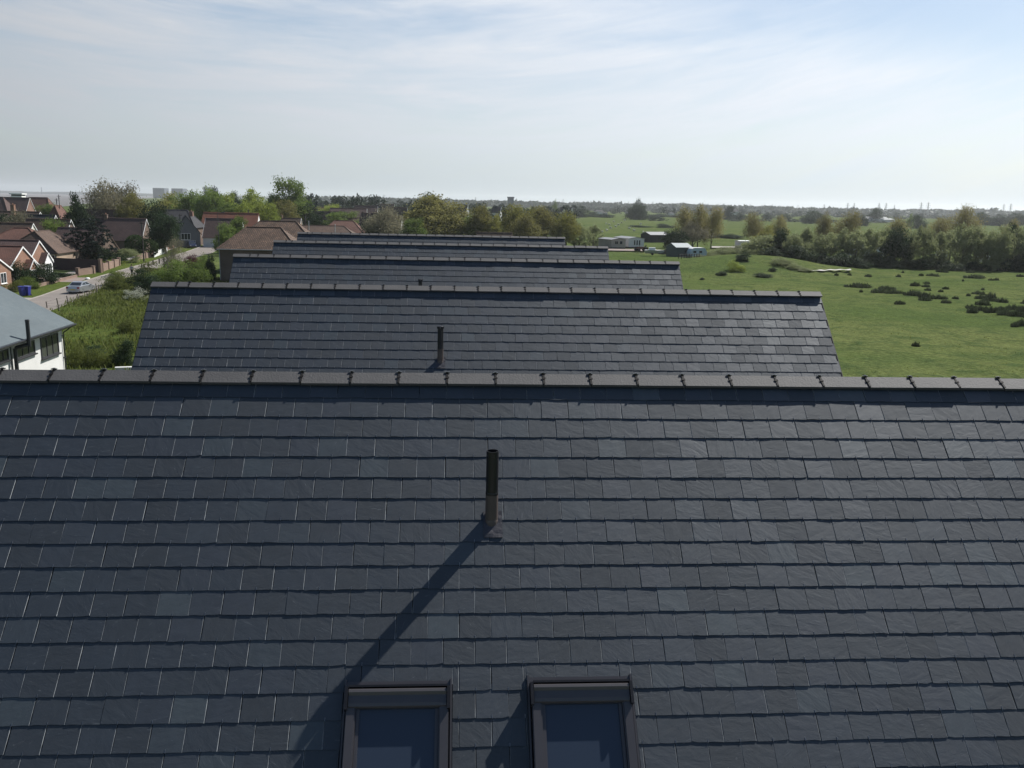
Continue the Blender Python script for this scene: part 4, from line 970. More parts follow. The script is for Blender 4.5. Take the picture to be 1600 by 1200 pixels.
b = MB(); b.tube((.16, y0, .1), (.16, y0, 4.55), .10, .10, 14); b.tube((.16, y0, 4.55), (.78, y0 + .25, 4.72), .10, .10, 14); b.tube((.78, y0 + .25, 4.62), (.78, y0 + .25, 6.05), .10, .10, 14)
b.lathe([(.10, 0), (.115, .01), (.115, .06), (.10, .07)], (.78, y0 + .25, 5.95), 14); b.box(.0, .28, y0 - .13, y0 + .13, 3.2, 3.26)
b.build('soil_pipe', M_gutter, t, True)
b = MB(); b.tube((.09, wy(15, 560)[0], .1), (.09, wy(15, 560)[0], 4.8), .035, .035, 8); b.build('downpipe', M_gutter, t)
# chalets along the road, gables towards it
chalet('leftmost red brick chalet, only one white edged verge in view', (-12, 397), 117.5, 8.6, 13, 2.6, wall='orange', roof='red', wins=(('front', 2.2, 1.5, 1.5, 1.4, 2), ('near', -4, 1.5, 1.4, 1.1, 2)))
chalet('red brick chalet with white edged gable and dark hedge in front', (34, 385), 127, 8.2, 14, 2.6, wall='orange', roof='red', wins=(('front', -2.4, 1.4, 1.4, 1.3, 2), ('near', -4, 1.5, 1.4, 1.1, 2)), porch=(.9, 2.3, .9, 2.3, 3.4))
chalet('red brick chalet with white bay beside the dark board fence', (60, 376), 138, 7.6, 15, 2.6, wall='orange', roof='plum', wins=(('front', -2.3, 1.4, 1.2, 1.3, 2), ('near', -5, 1.5, 1.4, 1.1, 2)), porch=(.7, 2.6, .9, 2.4, 3.7), front_mat=M_paint)
p = at(84, 361, 160); house('brown roofed bungalow with pale bays and a blue door', (p.x + 2.5, p.y), 11, 9, 2.6, p.z, 'buff', 'brown', hip=3., wins=(('near', -1.2, 1.5, 1.9, 1.6, 3), ('near', -6.6, 1.5, 1.7, 1.5, 3)), door=('near', -4.0, M_door), boardm=None)
p = at(33, 356, 172); house('low red hipped roof bungalow with a short ridge', (p.x + 6.5, p.y), 10, 13, 2.5, p.z, 'red', 'red', hip=5.6)
chalet('brown roofed house with a cream gable end', (51, 349), 186, 7.5, 11, 2.7, wall='cream', roof='brown', wins=(('front', 0, 3.6, 1., 1., 2),))
chalet('dark roofed house with one tall brick chimney', (62, 331), 238, 9, 13, 3.2, wall='brown', roof='brown', chim=((-6.0, -1.2, 1.6, .9, 'orange'),), board=True)
chalet('long red roofed house with two white edged dormers', (46, 309), 330, 10, 26, 4.2, wall='red', roof='plum', dormers=((-9.6, -3.2, 2.4, 2.6), (-14.6, -3.2, 2.4, 2.6)), wins=(('near', -10, 1.6, 1.6, 1.3, 2), ('near', -15, 1.6, 1.6, 1.3, 2)), chim=((-20, 0, 1., .8, 'red'),))
p = at(62, 308.5, 348); house('pinkish sunlit hipped roof with a white gutter line', (p.x + 5.5, p.y), 10, 12, 4.3, p.z, 'white', 'red', hip=3.)
p = at(8, 308, 300); house('dull red roofed house at the far left edge', (p.x + 3, p.y), 10, 14, 4.2, p.z, 'brown', 'plum', hip=4.)
p = at(92, 321, 262); house('small pinkish brick house under two masts', (p.x + 1.8, p.y), 7, 4.2, 4.4, p.z, 'red', 'red', hip=1.8)
chalet('small grey house with pale upper windows among trees', (86, 336), 218, 7, 7, 3.6, wall='grey', roof='grey', wins=(('near', -1.7, 2.8, 1.0, 1.2, 2), ('near', -4.6, 2.8, 1.0, 1.2, 2)))
chalet('brown sunlit bungalow roof between cedar and small green tree', (110, 343), 196, 8, 9, 2.6, wall='brown', roof='brown')
chalet('dark brown roofed house with a bright white framed gable', (191, 328), 236, 6.5, 12, 4.0, wall='cream', roof='brown', wins=(('front', 0, 4.6, 1.2, 1.1, 2),))
chalet('large brown bungalow with a white gable tip beside the dark tree', (228, 342), 208, 7.5, 12.5, 2.8, wall='brown', roof='plum', chim=((-8.8, 0, .7, .7, 'brown'),))
p = at(243, 349, 216); house('low sunlit reddish hip roof behind the clipped bushes', (p.x + 2.8, p.y), 8, 7, 2.5, p.z, 'red', 'red', hip=3.)
chalet('brown bungalow with a long sunlit verge facing the road', (164, 357), 172, 8.5, 9, 2.4, wall='brown', roof='plum', rz=R(-8), boardm=RF['tan'])
p = at(282, 328, 236); house('dark grey house roof behind the grey gable', (p.x + 4.6, p.y), 10, 11, 4.6, p.z, 'brown', 'grey', hip=3.2, chim=((-.9, -3.6, -.4, .9, 'red'),), boardm=M_gutter)
chalet('grey gabled house front with dark bay window by the blue car', (290, 337), 226, 6.4, 7, 3.6, wall='grey', roof='grey', rz=R(-72), wins=(('front', -.2, 2.6, 2.2, 1.6, 3), ('front', 1.2, 1.0, 1.6, 1.4, 3)), boardm=M_gutter)
chalet('plum roofed bungalow with a white end gable beside brick chimney', (322, 341), 231, 7.4, 9, 2.8, wall='white', roof='plum', rz=R(180), wins=(('front', 0, 1.5, 1.6, 1.3, 2),))
chalet('long bright orange roof with a white end gable', (404, 333.5), 246, 7.4, 14.5, 4.2, wall='white', roof='orange', wins=(('front', 0, 3.4, 1.3, 1.3, 2),), board=False)
house('two storey brown brick house with tan hipped roof', (-23.6, 139.7), 9.3, 11.3, 4.95, 8.05, 'brown', 'tan', hip=3.4, wins=(('near', -8.2, 3.6, 1.2, 1.2, 2),))
p = at(410, 345, 158); house('second tan hipped roof rising behind the brick house', (p.x + 9.6, p.y), 11, 13.8, 4.8, p.z, 'brown', 'tan', hip=4.2)
b = MB(); b.tube((-34.9, 134.93, .1), (-34.9, 134.93, 4.8), .05, .05, 8); pp = b.build('drainpipe', M_curtain); tag(pp, 'pale drainpipe on the shaded brown brick wall', 'drainpipe')
chalet('dark roofed house with small white framed gable left of centre', (456, 338), 320, 7.5, 14, 3.4, wall='brown', roof='brown', wins=(('front', 0, 3.0, 1.2, 1.2, 2),))
chalet('dark brown ridge behind the white framed gable house', (461, 331), 352, 9, 16, 3.5, wall='brown', roof='plum', chim=((-12, 0, .9, .8, 'brown'),))
chalet('grey house with pale upper windows behind the round bush tree', (483, 333), 372, 9, 10, 5., wall='grey', roof='grey', wins=(('near', -2, 4., 1.3, 1.3, 2), ('near', -6, 4., 1.3, 1.3, 2)))
p = at(500, 352.5, 228); house('brown hipped bungalow roof with a white pole before it', (p.x + 10.5, p.y), 11, 21, 2.6, p.z, 'brown', 'brown', hip=5.)
p = at(548, 345, 268); house('reddish roof above the brown hipped bungalow', (p.x + 4, p.y), 9, 12, 2.8, p.z, 'red', 'red', hip=3.6)
chalet('house with a narrow bright white gable among green trees', (540, 331), 372, 5, 13, 3.2, wall='white', roof='plum')
chalet('dark plum roof left of the half bare tree', (573, 326), 402, 9, 16, 4., wall='brown', roof='plum', wins=(('near', -4, 2.2, 1.6, 1.3, 2),))
chalet('plum roofed house with the larger of two white gable ends', (620, 334), 290, 7.4, 12, 2.8, wall='white', roof='plum', rz=R(-15))
chalet('plum roofed house with the smaller of two white gable ends', (628, 338), 276, 5.4, 8, 2.8, wall='white', roof='plum', rz=R(-15))
chalet('small sunlit roof with chimney in the distance left of centre', (507, 326), 450, 8, 11, 4., wall='brown', roof='red', chim=((-5, 0, 1.2, .8, 'brown'),))
chalet('distant white walled house left of the big olive tree', (606, 321), 520, 5, 9, 4.5, wall='white', roof='grey')
chalet('distant pale roofed house beside the white walled one', (616, 319), 560, 5, 9, 5., wall='cream', roof='tan')
chalet('tiny distant house with a white gable right of the olive dome', (731, 320), 560, 4, 7, 6., wall='white', roof='grey', rz=R(-30))
chalet('tiny distant house with a pale gable right of the narrow olive tree', (783, 323), 620, 3.6, 6, 6., wall='white', roof='grey', rz=R(-25))
chalet('small brown roof between the poplar foot and the dark round bush tree', (470, 341), 290, 7, 9, 2.8, wall='buff', roof='brown', chim=((-6, 0, .8, .6, 'red'),))
chalet('low brown roof left of the half bare tree, above the reddish hip', (566, 341), 330, 7.5, 12, 2.8, wall='brown', roof='brown', wins=(('near', -4, 1.5, 1.3, 1.1, 2),))
chalet('dull red roof with a chimney behind the light green tree', (527, 324), 470, 8, 13, 4., wall='brown', roof='red', chim=((-4, 0, 1.2, .8, 'red'),))
chalet('far plum roof with a pale gable over the dark half bare tree', (590, 322), 480, 8, 12, 4.2, wall='cream', roof='plum')
chalet('far brown roof left of the big olive dome, higher of its pair', (636, 324), 430, 7, 12, 4., wall='buff', roof='brown')
chalet('brown shed roof just above the last ridge', (800, 364), 215, 6, 8.5, 2.2, wall='brown', roof='brown', board=False)
for (px, py, Y, W, L, lab) in ((882, 324, 780, 3.4, 6, 'leftmost of three small white gables in the far trees'), (888, 324, 784, 3.4, 6, 'middle of three small white gables in the far trees'), (894, 324, 788, 3.4, 6, 'rightmost of three small white gables in the far trees')):
    chalet(lab, (px, py), Y, W, L, 6., wall='white', roof='grey', rz=R(-60))
for (px, py, Y, W, L, zr_, lab) in ((936, 328, 1195, 8, 13, 5, 'long low white building in the far tree belt'), (944, 331, 1150, 6, 8, 4, 'small white building beside the long low one'), (982, 330.5, 1240, 7, 9, 4.5, 'white bungalow below the far bare tree'), (1049, 331, 1200, 6, 7, 4, 'tiny white house in the far hedge'),
                               (1131, 325, 1100, 14, 34, 6, 'wide white barn on the horizon behind the rust poplars'), (1366, 338.5, 1000, 9, 33, 4, 'very long white building beyond the right hedge'), (1387, 341, 980, 8, 13, 3.4, 'white annexe at the right end of the very long building')):
    p = at(px, py, Y); house(lab, (p.x + L / 2, p.y), W, L, p.z * .62, p.z, 'white', 'grey' if 'very' not in lab else 'slate', hip=3.)

# ------------------------------------------------------------------ walls and fences
M_plumfence = plain('dark_plum_boards', (.050, .030, .032), (.040, .025, .028), scale=1.2, rough=.8)
M_timber = plain('weathered_timber', (.10, .085, .07), (.07, .06, .05), scale=3, rough=.9)
M_darkwood = plain('dark_timber', (.035, .030, .027), scale=3, rough=.9)
def run(a, b_, fn):
    """fn(mb, distance along, ...) in a frame whose x runs from a to b"""
    a, b_ = Vector(a[:2]), Vector(b_[:2]); d = (b_ - a).length; return a, math.atan2(b_.y - a.y, b_.x - a.x), d
def wall(label, a, b_, h, th, mat, piers=0, name='garden_wall', cap=None):
    p, rz, d = run(a, b_, None); t = thing(name, label, 'wall', (p.x, p.y, 0), rz); b = MB(); b.box(0, d, -th / 2, th / 2, 0, h); b.build('wall', mat, t)
    b = MB(); b.box(-.03, d + .03, -th / 2 - .03, th / 2 + .03, h, h + .06); b.build('coping', cap or mat, t)
    for k in range(piers):
        x = d * k / max(1, piers - 1); b = MB(); b.box(x - .24, x + .24, -.24, .24, 0, h + .22); b.box(x - .28, x + .28, -.28, .28, h + .22, h + .30); b.build('pier', mat, t)
    return t
p, rz, d = run(G(75, 421.5), G(156, 426), None)
t = thing('board_fence', 'tall dark plum board fence before the red chalets', 'fence', (p.x, p.y, 0), rz)
b = MB(); x = 0
while x < d: b.box(x, min(x + .145, d), -.02, .01 * ((int(x / .15)) % 2), .04, 2.0 + .0 * x); x += .15
b.build('board_panel', M_plumfence, t)
b = MB(); b.box(0, d, -.04, .03, 2.0, 2.06); b.build('capping', M_plumfence, t)
b = MB(); b.box(d, d + .45, -.22, .22, 0, 2.15); b.box(d - .04, d + .49, -.26, .26, 2.15, 2.22); b.build('pier', BRK['wall'], t)
wall('brick garden wall topped by bright ivy', G(160, 424.5), G(186, 415), 1.15, .22, BRK['wall'], 4)
wall('low brick wall with one dark red pier by the silver car', G(122, 431), G(146, 427.5), .95, .22, BRK['wall'], 2)
wall('low brick wall running past the blue bins', G(46, 452), G(120, 433.5), .35, .22, BRK['wall'], 0)
wall('brick garden wall below the clipped bushes', G(214, 406), G(240, 401.5), 1.0, .22, BRK['wall'], 3)
wall('white rendered garden wall just behind the near ridge', (-24.6, 64.9), (-20.4, 65.8), .16, .30, M_white, 0)
wall('dark low wall beside the blue car', G(268, 383), G(310, 372), 1.3, .2, BRK['brown'], 0)
p, rz, d = run(G(241, 402.5), G(262, 394), None)
t = thing('picket_fence', 'short white picket fence with a wavy top beside the clipped bushes', 'fence', (p.x, p.y, 0), rz)
b = MB(); x = 0
while x < d: b.box(x, x + .16, -.02, .02, .05, 1.0 + .28 * abs(math.cos(x * 1.0))); x += .19
b.build('pickets', M_paint, t)
b = MB(); b.box(0, d, .02, .06, .3, .4); b.box(0, d, .02, .06, .75, .85); b.build('rail', M_paint, t)
p, rz, d = run(G(180, 411), G(203, 407), None)
t = plant('hedge', 'tall square cut dark hedge behind the brick garden wall', 'hedge', (p.x + 1.5, p.y + 1, 0), 5.5, 2.6, 'clipped_hedge', dp=4); 
# wire fence along the lot: a thing of posts and wire
fp = [((72, 471), (73.8, 481)), ((88.5, 466), (93, 486)), ((104, 462), (107.3, 475)), ((120.5, 458), (124, 470)), ((135.5, 457), (138.2, 464)), ((149.5, 443), (152, 459)), ((163, 440), (164.5, 446))]
t = thing('wire_fence', 'leaning wire fence with thin posts along the rough lot', 'fence', G(73.8, 481))
o = G(73.8, 481); tops = []
for (tp, bs) in fp:
    q = G(*bs); e = at(tp[0], tp[1], q.y - .05); b = MB(); b.bar((0, 0, -.1), e - q, .09, .09); b.bar((e - q) * .97, (e - q) * 1.0, .07, .07)
    ps = b.build('post', M_timber, t); ps.location = q - o; tops.append((q - o, e - o))
b = MB()
for (q0, e0), (q1, e1) in zip(tops[:-1], tops[1:]):
    for f in (.35, .65, .93): b.bar(q0.lerp(e0, f), q1.lerp(e1, f), .012, .012)
b.build('wire', M_timber, t)
# verge posts
for (px, py) in ((222, 421), (225.2, 420.2), (232, 417.3), (239.6, 414.2), (249, 411.3), (256, 408.5)):
    q = G(px, py); b = MB(); b.prism([(-.10, -.10), (.10, -.10), (.10, .10), (-.10, .10)], -.1, .82, 'z'); b.lathe([(.14, .82), (.10, .86), (.0, .95)], n=4)
    o = b.build('verge_post', M_darkwood); o.location = (q.x, q.y, 0); tag(o, 'short dark timber post on the grass verge', 'post', 'short posts along the verge')
# field rails by the green shed
q0 = G(1060, 411); t = thing('rail_fence', 'low dark post and rail fence at the foot of the bank', 'fence', (q0.x, q0.y, 0)); b2 = MB(); pr = None
for k in range(9):
    q = q0.lerp(G(1092, 407), k / 8) - q0; q.z = gz(q.x + q0.x, q.y + q0.y); b = MB(); b.box(q.x - .07, q.x + .07, q.y - .07, q.y + .07, q.z - .1, q.z + 1.25); b.build('post', M_darkwood, t)
    if pr is not None:
        for f in (.55, 1.1): b2.bar(pr + Vector((0, 0, f)), q + Vector((0, 0, f)), .06, .12)
    pr = q
b2.build('rail', M_darkwood, t)

# ------------------------------------------------------------------ poles, lamp posts, pylons
M_pole = plain('pole_timber', (.055, .046, .040), (.04, .034, .03), scale=2, rough=.9)
M_lamp = plain('lamp_post_grey', (.045, .05, .048), scale=2, rough=.6)
M_pylon = plain('pylon_steel', (.16, .17, .18), scale=.1, rough=.7)
def pole(label, px, top, base=None, Y=None, kind='utility'):
    q = G(px, base) if base else None; Y = q.y if base else Y; p = at(px, top, Y); x, y, h = p.x, p.y, p.z
    t = thing('utility_pole' if kind == 'utility' else 'street_lamp', label, 'pole' if kind == 'utility' else 'street lamp', (x, y, 0))
    b = MB(); b.tube((0, 0, -.1), (0, 0, h), .15 if kind == 'utility' else .09, .10 if kind == 'utility' else .05, 8); b.build('pole', M_pole if kind == 'utility' else M_lamp, t)
    if kind == 'utility':
        b = MB(); b.box(-.5, .5, -.05, .05, h - .5, h - .38); b.build('cross_arm', M_pole, t)
        b = MB(); b.lathe([(.0, h - 1.2), (.16, h - 1.15), (.16, h - .75), (.0, h - .7)], n=8); b.build('junction_box', M_lamp, t)
    else:
        b = MB(); b.bar((0, 0, h - .05), (1.0, 0, h + .05), .06, .06); b.box(.7, 1.35, -.14, .14, h - .02, h + .14); b.build('lamp_head', M_lamp, t)
pole('leftmost of three tall timber poles, beside the clipped bushes', 221, 345, 409)
pole('timber pole in front of the grey gabled house', 281, 334, 385)
pole('thin lamp post left of the brown hipped roof', 340, 332, Y=190, kind='lamp')
pole('lamp post against the left end of the orange roof', 339, 329, Y=270, kind='lamp')
pole('dark pole against the right end of the orange roof', 388, 326, Y=255)
pole('thin pole between the orange roof and the tall poplar', 416, 315, Y=270, kind='lamp')
pole('dark pole behind the second hipped roof', 477, 334, Y=240)
pole('thin mast standing over the estuary water', 91.5, 304, Y=262)
pole('shorter mast left of the tall thin mast', 88, 310, Y=264)
pole('dark pole before the half bare tree', 567, 330, Y=250)
for (px, tp, Y, lab) in ((482.5, 346, 196, 'pale pole right of the second hipped roof'), (523.5, 351, 200, 'slim white pole before the brown hipped bungalow')):
    p = at(px, tp, Y); b = MB(); b.tube((0, 0, 0), (0, 0, p.z), .10, .08, 8); b.lathe([(.08, p.z), (.11, p.z + .04), (.0, p.z + .14)], n=8); o = b.build('white_pole', M_curtain); o.location = (p.x, p.y, 0); tag(o, lab, 'pole')
def pylon_mesh():
    b = MB(); h = 40.; prof = [(0, 3.6), (14, 2.2), (25, 1.1), (h, .25)]
    def wd(z):
        for (z0, a), (z1, c) in zip(prof[:-1], prof[1:]):
            if z <= z1: return a + (c - a) * (z - z0) / (z1 - z0)
    lv = [0, 6, 11, 15, 19, 23, 26, 29, 32, 35, 38, 40]; w_ = .34
    for z0, z1 in zip(lv[:-1], lv[1:]):
        a, c = wd(z0), wd(z1)
        for sx, sy in ((1, 1), (1, -1), (-1, 1), (-1, -1)): b.bar((sx * a, sy * a, z0), (sx * c, sy * c, z1), w_, w_)
        for s in (1, -1):
            b.bar((-a, s * a, z0), (c, s * c, z1), w_ * .6, w_ * .6); b.bar((a, s * a, z0), (-c, s * c, z1), w_ * .6, w_ * .6)
            b.bar((s * a, -a, z0), (s * c, c, z1), w_ * .6, w_ * .6)
    for z, l in ((25, 5.5), (30.5, 7.), (36, 4.8)):
        for s in (1, -1):
            b.bar((0, 0, z), (s * l, 0, z + .5), w_, w_); b.bar((s * wd(z + 2.4), 0, z + 2.4), (s * l, 0, z + .5), w_ * .8, w_ * .8); b.bar((s * l, 0, z + .5), (s * l, 0, z - 1.8), .22, .22)
    return b.mesh('electricity_pylon', M_pylon)
PYL = pylon_mesh()
for (px, top, Y) in ((538, 303, 2600), (600, 304, 2500), (743, 308, 2700), (807, 310, 2700), (880, 311, 2500), (944, 314, 2700), (982, 315, 2800), (1020, 315, 2600), (1057, 317, 2800), (1122, 318, 2900), (1132, 318, 2700), (1172, 319, 2900), (1207, 319, 2900), (1247, 320, 3000), (1288, 319, 2700), (1325, 317, 2400), (1335, 317, 2450), (1374, 317, 2350), (1385, 317, 2400), (1398, 320, 2900), (1440, 316, 2300), (1451, 316, 2350), (1569, 319, 2500), (1580, 318, 2400)):
    p = at(px, top, Y); o = link('electricity_pylon', PYL); o.location = (p.x, p.y, 0); s = p.z / 40; o.scale = (s, s, s); o.rotation_euler = (0, 0, rnd.uniform(-.5, .5)); tag(o, 'faint lattice pylon standing on the horizon', 'pylon', 'electricity pylons along the horizon')
# far blocks across the water
M_block = plain('grey_cladding', (.075, .09, .12), (.065, .08, .105), scale=.05, rough=.8)
for (x0, x1, tp, lab) in ((238.5, 256.5, 293.5, 'left one of two big hazy grey blocks on the skyline'), (267.5, 285.5, 294.2, 'right one of two big hazy grey blocks on the skyline'), (317.5, 335, 292.5, 'third hazy block with a slim stack behind trees')):
    a, c = at(x0, tp, 3600), at(x1, tp, 3600); t = thing('power_station_block', lab, 'industrial block', ((a.x + c.x) / 2, 3600, 0)); w_ = (c.x - a.x) / 2
    b = MB(); b.box(-w_, w_, 0, 55, 0, a.z); b.build('block', M_block, t)
    b = MB(); b.box(-w_ * .97, w_ * .97, -2.5, 0, a.z * .55, a.z * .98); b.build('cladding_bay', M_block, t)
    if x0 > 300: b = MB(); b.tube((w_ * .85, 10, 0), (w_ * .85, 10, a.z + 9), 2.2, 1.6, 10); b.build('stack', M_block, t)
p = at(798, 307.5, 1500); b = MB(); b.box(-5, 5, -4, 4, 0, p.z - 2); b.box(-5.8, 5.8, -4.8, 4.8, p.z - 2, p.z); t = tag(b.build('water_tower', M_block), 'slim grey tower rising from the far trees', 'tower'); t.location = (p.x, p.y, 0)
p = at(64.5, 292, 6400); b = MB(); b.tube((0, 0, 0), (0, 0, p.z), 3, 1.5, 6); b.lathe([(4, p.z * .8), (4, p.z * .83), (1.5, p.z * .85)], n=6); t = tag(b.build('mast', M_block), 'thin mast on the far shore', 'mast'); t.location = (p.x, p.y, 0)
p = at(28, 302, 420); t = thing('conservatory', 'bright white glazed lookout on the far red roofs', 'lookout', (p.x, p.y, 0)); w_ = pxw(8, 420)
b = MB(); b.box(-w_, w_, -2, 2, 0, p.z - 1.2); b.build('wall', M_paint, t); b = MB(); b.box(-w_ - .4, w_ + .4, -2.4, 2.4, p.z - .5, p.z); b.build('roof', M_paint, t); b = MB(); b.box(-w_ * .9, w_ * .9, -1.8, 1.8, p.z - 1.2, p.z - .5); b.build('window', M_glass, t)

# ------------------------------------------------------------------ vehicles
def paint_mat(name, c, metal=.3):
    m, N, L, b = mk(name); b.inputs['Base Color'].default_value = rgba(c); b.inputs['Metallic'].default_value = metal; b.inputs['Roughness'].default_value = .34; b.inputs['Coat Weight'].default_value = .6; b.inputs['Coat Roughness'].default_value = .08; return m
M_silver = paint_mat('silver_paint', (.36, .375, .39), .6); M_navy = paint_mat('navy_paint', (.012, .018, .050), .2)
M_tyre = plain('tyre_rubber', (.02, .02, .02), scale=5, rough=.9); M_rim = plain('alloy_rim', (.4, .4, .41), scale=5, rough=.35, metal=.9)
M_red = plain('tail_lamp_red', (.22, .012, .012), scale=5, rough=.25); M_yel = plain('yellow_plate', (.62, .46, .05), scale=5, rough=.5); M_lampglass = plain('lamp_glass', (.7, .7, .68), scale=5, rough=.15)
def car(label, pos, rz, paint, lower, roofl, length=4.5, width=1.78):
    """lower: side outline (x, z) of the body; roofl: side outline of the cabin"""
    t = thing('parked_car', label, 'car', pos, rz); hw = width / 2
    def loft(rows, mat, name, par, smooth=True):    # rows: (half width factor, inset profile) from side to side
        b = MB(); n = len(rows[0][1])
        for (y0, p0), (y1, p1) in zip(rows[:-1], rows[1:]):
            for k in range(n):
                l = (k + 1) % n; b.poly([(p0[k][0], y0, p0[k][1]), (p0[l][0], y0, p0[l][1]), (p1[l][0], y1, p1[l][1]), (p1[k][0], y1, p1[k][1])])
        b.poly([(q[0], rows[0][0], q[1]) for q in rows[0][1]][::-1]); b.poly([(q[0], rows[-1][0], q[1]) for q in rows[-1][1]])
        return b.build(name, mat, par, smooth)
    def shr(p, f, dz=0.): cx_ = sum(q[0] for q in p) / len(p); cz_ = sum(q[1] for q in p) / len(p); return [(cx_ + (q[0] - cx_) * f, cz_ + (q[1] - cz_) * f + dz) for q in p]
    body = loft([(-hw, shr(lower, .90)), (-hw * .95, shr(lower, .965)), (-hw * .72, lower), (hw * .72, lower), (hw * .95, shr(lower, .965)), (hw, shr(lower, .90))], paint, 'body', t)
    zb = min(q[1] for q in roofl); zt_ = max(q[1] for q in roofl)
    def tuck(p, f): return [(q[0], q[1]) for q in p]
    ins = lambda z: hw * (.93 - .20 * (z - zb) / (zt_ - zb))
    b = MB(); n = len(roofl)
    for s in (1, -1):
        pts = [(x, s * ins(z), z) for x, z in roofl]; b.poly(pts[::-1] if s > 0 else pts)
    for k in range(n):
        l = (k + 1) % n; (x0, z0), (x1, z1) = roofl[k], roofl[l]; b.poly([(x0, -ins(z0), z0), (x1, -ins(z1), z1), (x1, ins(z1), z1), (x0, ins(z0), z0)])
    cab = b.build('cabin', paint, t, True)
    # glass: rear, front and side panes set a little proud of the cabin
    def lerp(a, c, f): return (a[0] + (c[0] - a[0]) * f, a[1] + (c[1] - a[1]) * f)
    base0, top0, top1, base1 = roofl[0], roofl[1], roofl[-2], roofl[-1]
    for (pa, pb, sg) in ((base0, top0, -1), (base1, top1, 1)):
        a_, c_ = lerp(pa, pb, .12), lerp(pa, pb, .90); b = MB(); o = .012 * sg
        b.poly([(a_[0] + o, -ins(a_[1]) * .86, a_[1] + .01), (a_[0] + o, ins(a_[1]) * .86, a_[1] + .01), (c_[0] + o, ins(c_[1]) * .86, c_[1] + .01), (c_[0] + o, -ins(c_[1]) * .86, c_[1] + .01)])
        b.build('window', M_glass, t)
    for s in (1, -1):
        m0, m1 = lerp(base0, base1, .50), lerp(top0, top1, .48)
        for (q0, q1, q2, q3) in ((lerp(base0, base1, .12), m0, m1, lerp(top0, top1, .04)), (lerp(base0, base1, .54), lerp(base0, base1, .90), lerp(top0, top1, .95), lerp(top0, top1, .53))):
            P = []
            for q, f in ((q0, .14), (q1, .14), (q2, -.12), (q3, -.12)): z = q[1] + f * (zt_ - zb); P.append((q[0], s * (ins(z) + .012), z))
            b = MB(); b.poly(P if s < 0 else P[::-1]); b.build('window', M_glass, t)
    for x in (length * .30, -length * .30):
        for s in (1, -1):
            b = MB(); b.lathe([(.0, -.10), (.30, -.10), (.32, -.06), (.32, .06), (.30, .10), (.21, .10)], (x, s * (hw - .10), .32), 18, 0, 'y'); wh = b.build('wheel', M_tyre, t, True)
            b = MB(); b.lathe([(.0, .085 * s), (.08, .11 * s), (.10, .09 * s), (.215, .115 * s)], (x, s * (hw - .10), .32), 18, 0, 'y'); b.build('rim', M_rim, wh, True)
    xr = min(q[0] for q in lower); xf = max(q[0] for q in lower)
    for s in (1, -1):
        b = MB(); b.box(xr - .015, xr + .16, s * hw * .62 if s > 0 else -hw * .93, hw * .93 if s > 0 else -hw * .62, .66, .86); b.build('tail_lamp', M_red, t)
        b = MB(); b.box(xf - .22, xf - .03, s * hw * .52 if s > 0 else -hw * .90, hw * .90 if s > 0 else -hw * .52, .58, .74); b.build('headlight', M_lampglass, t)
        b = MB(); b.box(.55, .72, s * (hw + .02) if s > 0 else -hw - .20, hw + .20 if s > 0 else -hw - .02, .93, 1.05); b.build('wing_mirror', paint, t)
    b = MB(); b.box(xr - .02, xr + .1, -.27, .27, .47, .59); b.build('number_plate', M_yel, t)
    b = MB(); b.box(xr - .04, xr + .10, -hw * .88, hw * .88, .28, .46); b.build('bumper', paint, t)
    b = MB(); b.box(xf - .10, xf + .03, -hw * .86, hw * .86, .28, .48); b.build('bumper', paint, t)
    return t
SAL = [(-2.22, .34), (-2.26, .62), (-2.20, .94), (-1.45, 1.00), (.9, .96), (1.75, .84), (2.2, .68), (2.24, .36), (1.8, .22), (-1.8, .22)]
SALR = [(-1.62, .98), (-.95, 1.38), (-.5, 1.44), (.1, 1.42), (1.0, .95)]
q = G(117.5, 459.5); q2 = G(139, 457)
car('silver saloon parked by the kerb, rear towards the white house', (q.x - .1, q.y + 2.2, .03), R(86), M_silver, SAL, SALR)
HAT = [(-2.0, .34), (-2.08, .66), (-2.0, 1.02), (-.9, 1.02), (1.0, .98), (1.6, .86), (1.98, .68), (2.02, .36), (1.7, .22), (-1.7, .22)]
HATR = [(-1.95, 1.0), (-1.55, 1.52), (-1.0, 1.60), (.15, 1.55), (1.05, .97)]
q = G(297, 388); car('dark blue hatchback parked on the grass verge farther along the road', (q.x, q.y + 1.6, .03), R(-65), M_navy, HAT, HATR, 4.1, 1.74)
q = G(129, 401); car('dark hatchback standing behind the board fence with a bright roof edge', (q.x - 1.0, q.y - 1.2, 0), R(-70), M_navy, HAT, HATR, 4.1, 1.8)

# ------------------------------------------------------------------ bins
M_bin = plain('blue_plastic', (.012, .020, .20), (.010, .016, .16), scale=3, rough=.5); M_binlid = plain('pale_blue_plastic', (.11, .13, .34), scale=3, rough=.5)
for k, (px, by, lab, lm) in enumerate(((36, 463, 'upright blue wheelie bin on the pavement edge, left of the pair', M_bin), (43.5, 462.5, 'second blue wheelie bin with a paler blue lid', M_binlid))):
    q = G(px, by); t = thing('wheelie_bin', lab, 'bin', (q.x, q.y, .02), R(-30 + 25 * k)); b = MB()
    b.hexa([(-.24, -.26, .08), (.24, -.26, .08), (.24, .24, .08), (-.24, .24, .08), (-.31, -.36, 1.15), (.31, -.36, 1.15), (.31, .36, 1.15), (-.31, .36, 1.15)]); b.build('tub', M_bin, t)
    b = MB(); b.prism([(-.40, 1.155), (.38, 1.155), (.40, 1.20), (.0, 1.26), (-.40, 1.21)], -.34, .34, 'x'); b.build('lid', lm, t)
    for s in (-1, 1): b = MB(); b.lathe([(.0, -.04), (.11, -.04), (.12, .0), (.11, .04), (.0, .04)], (s * .27, .30, .11), 12, 0, 'x'); b.build('wheel', M_tyre, t)
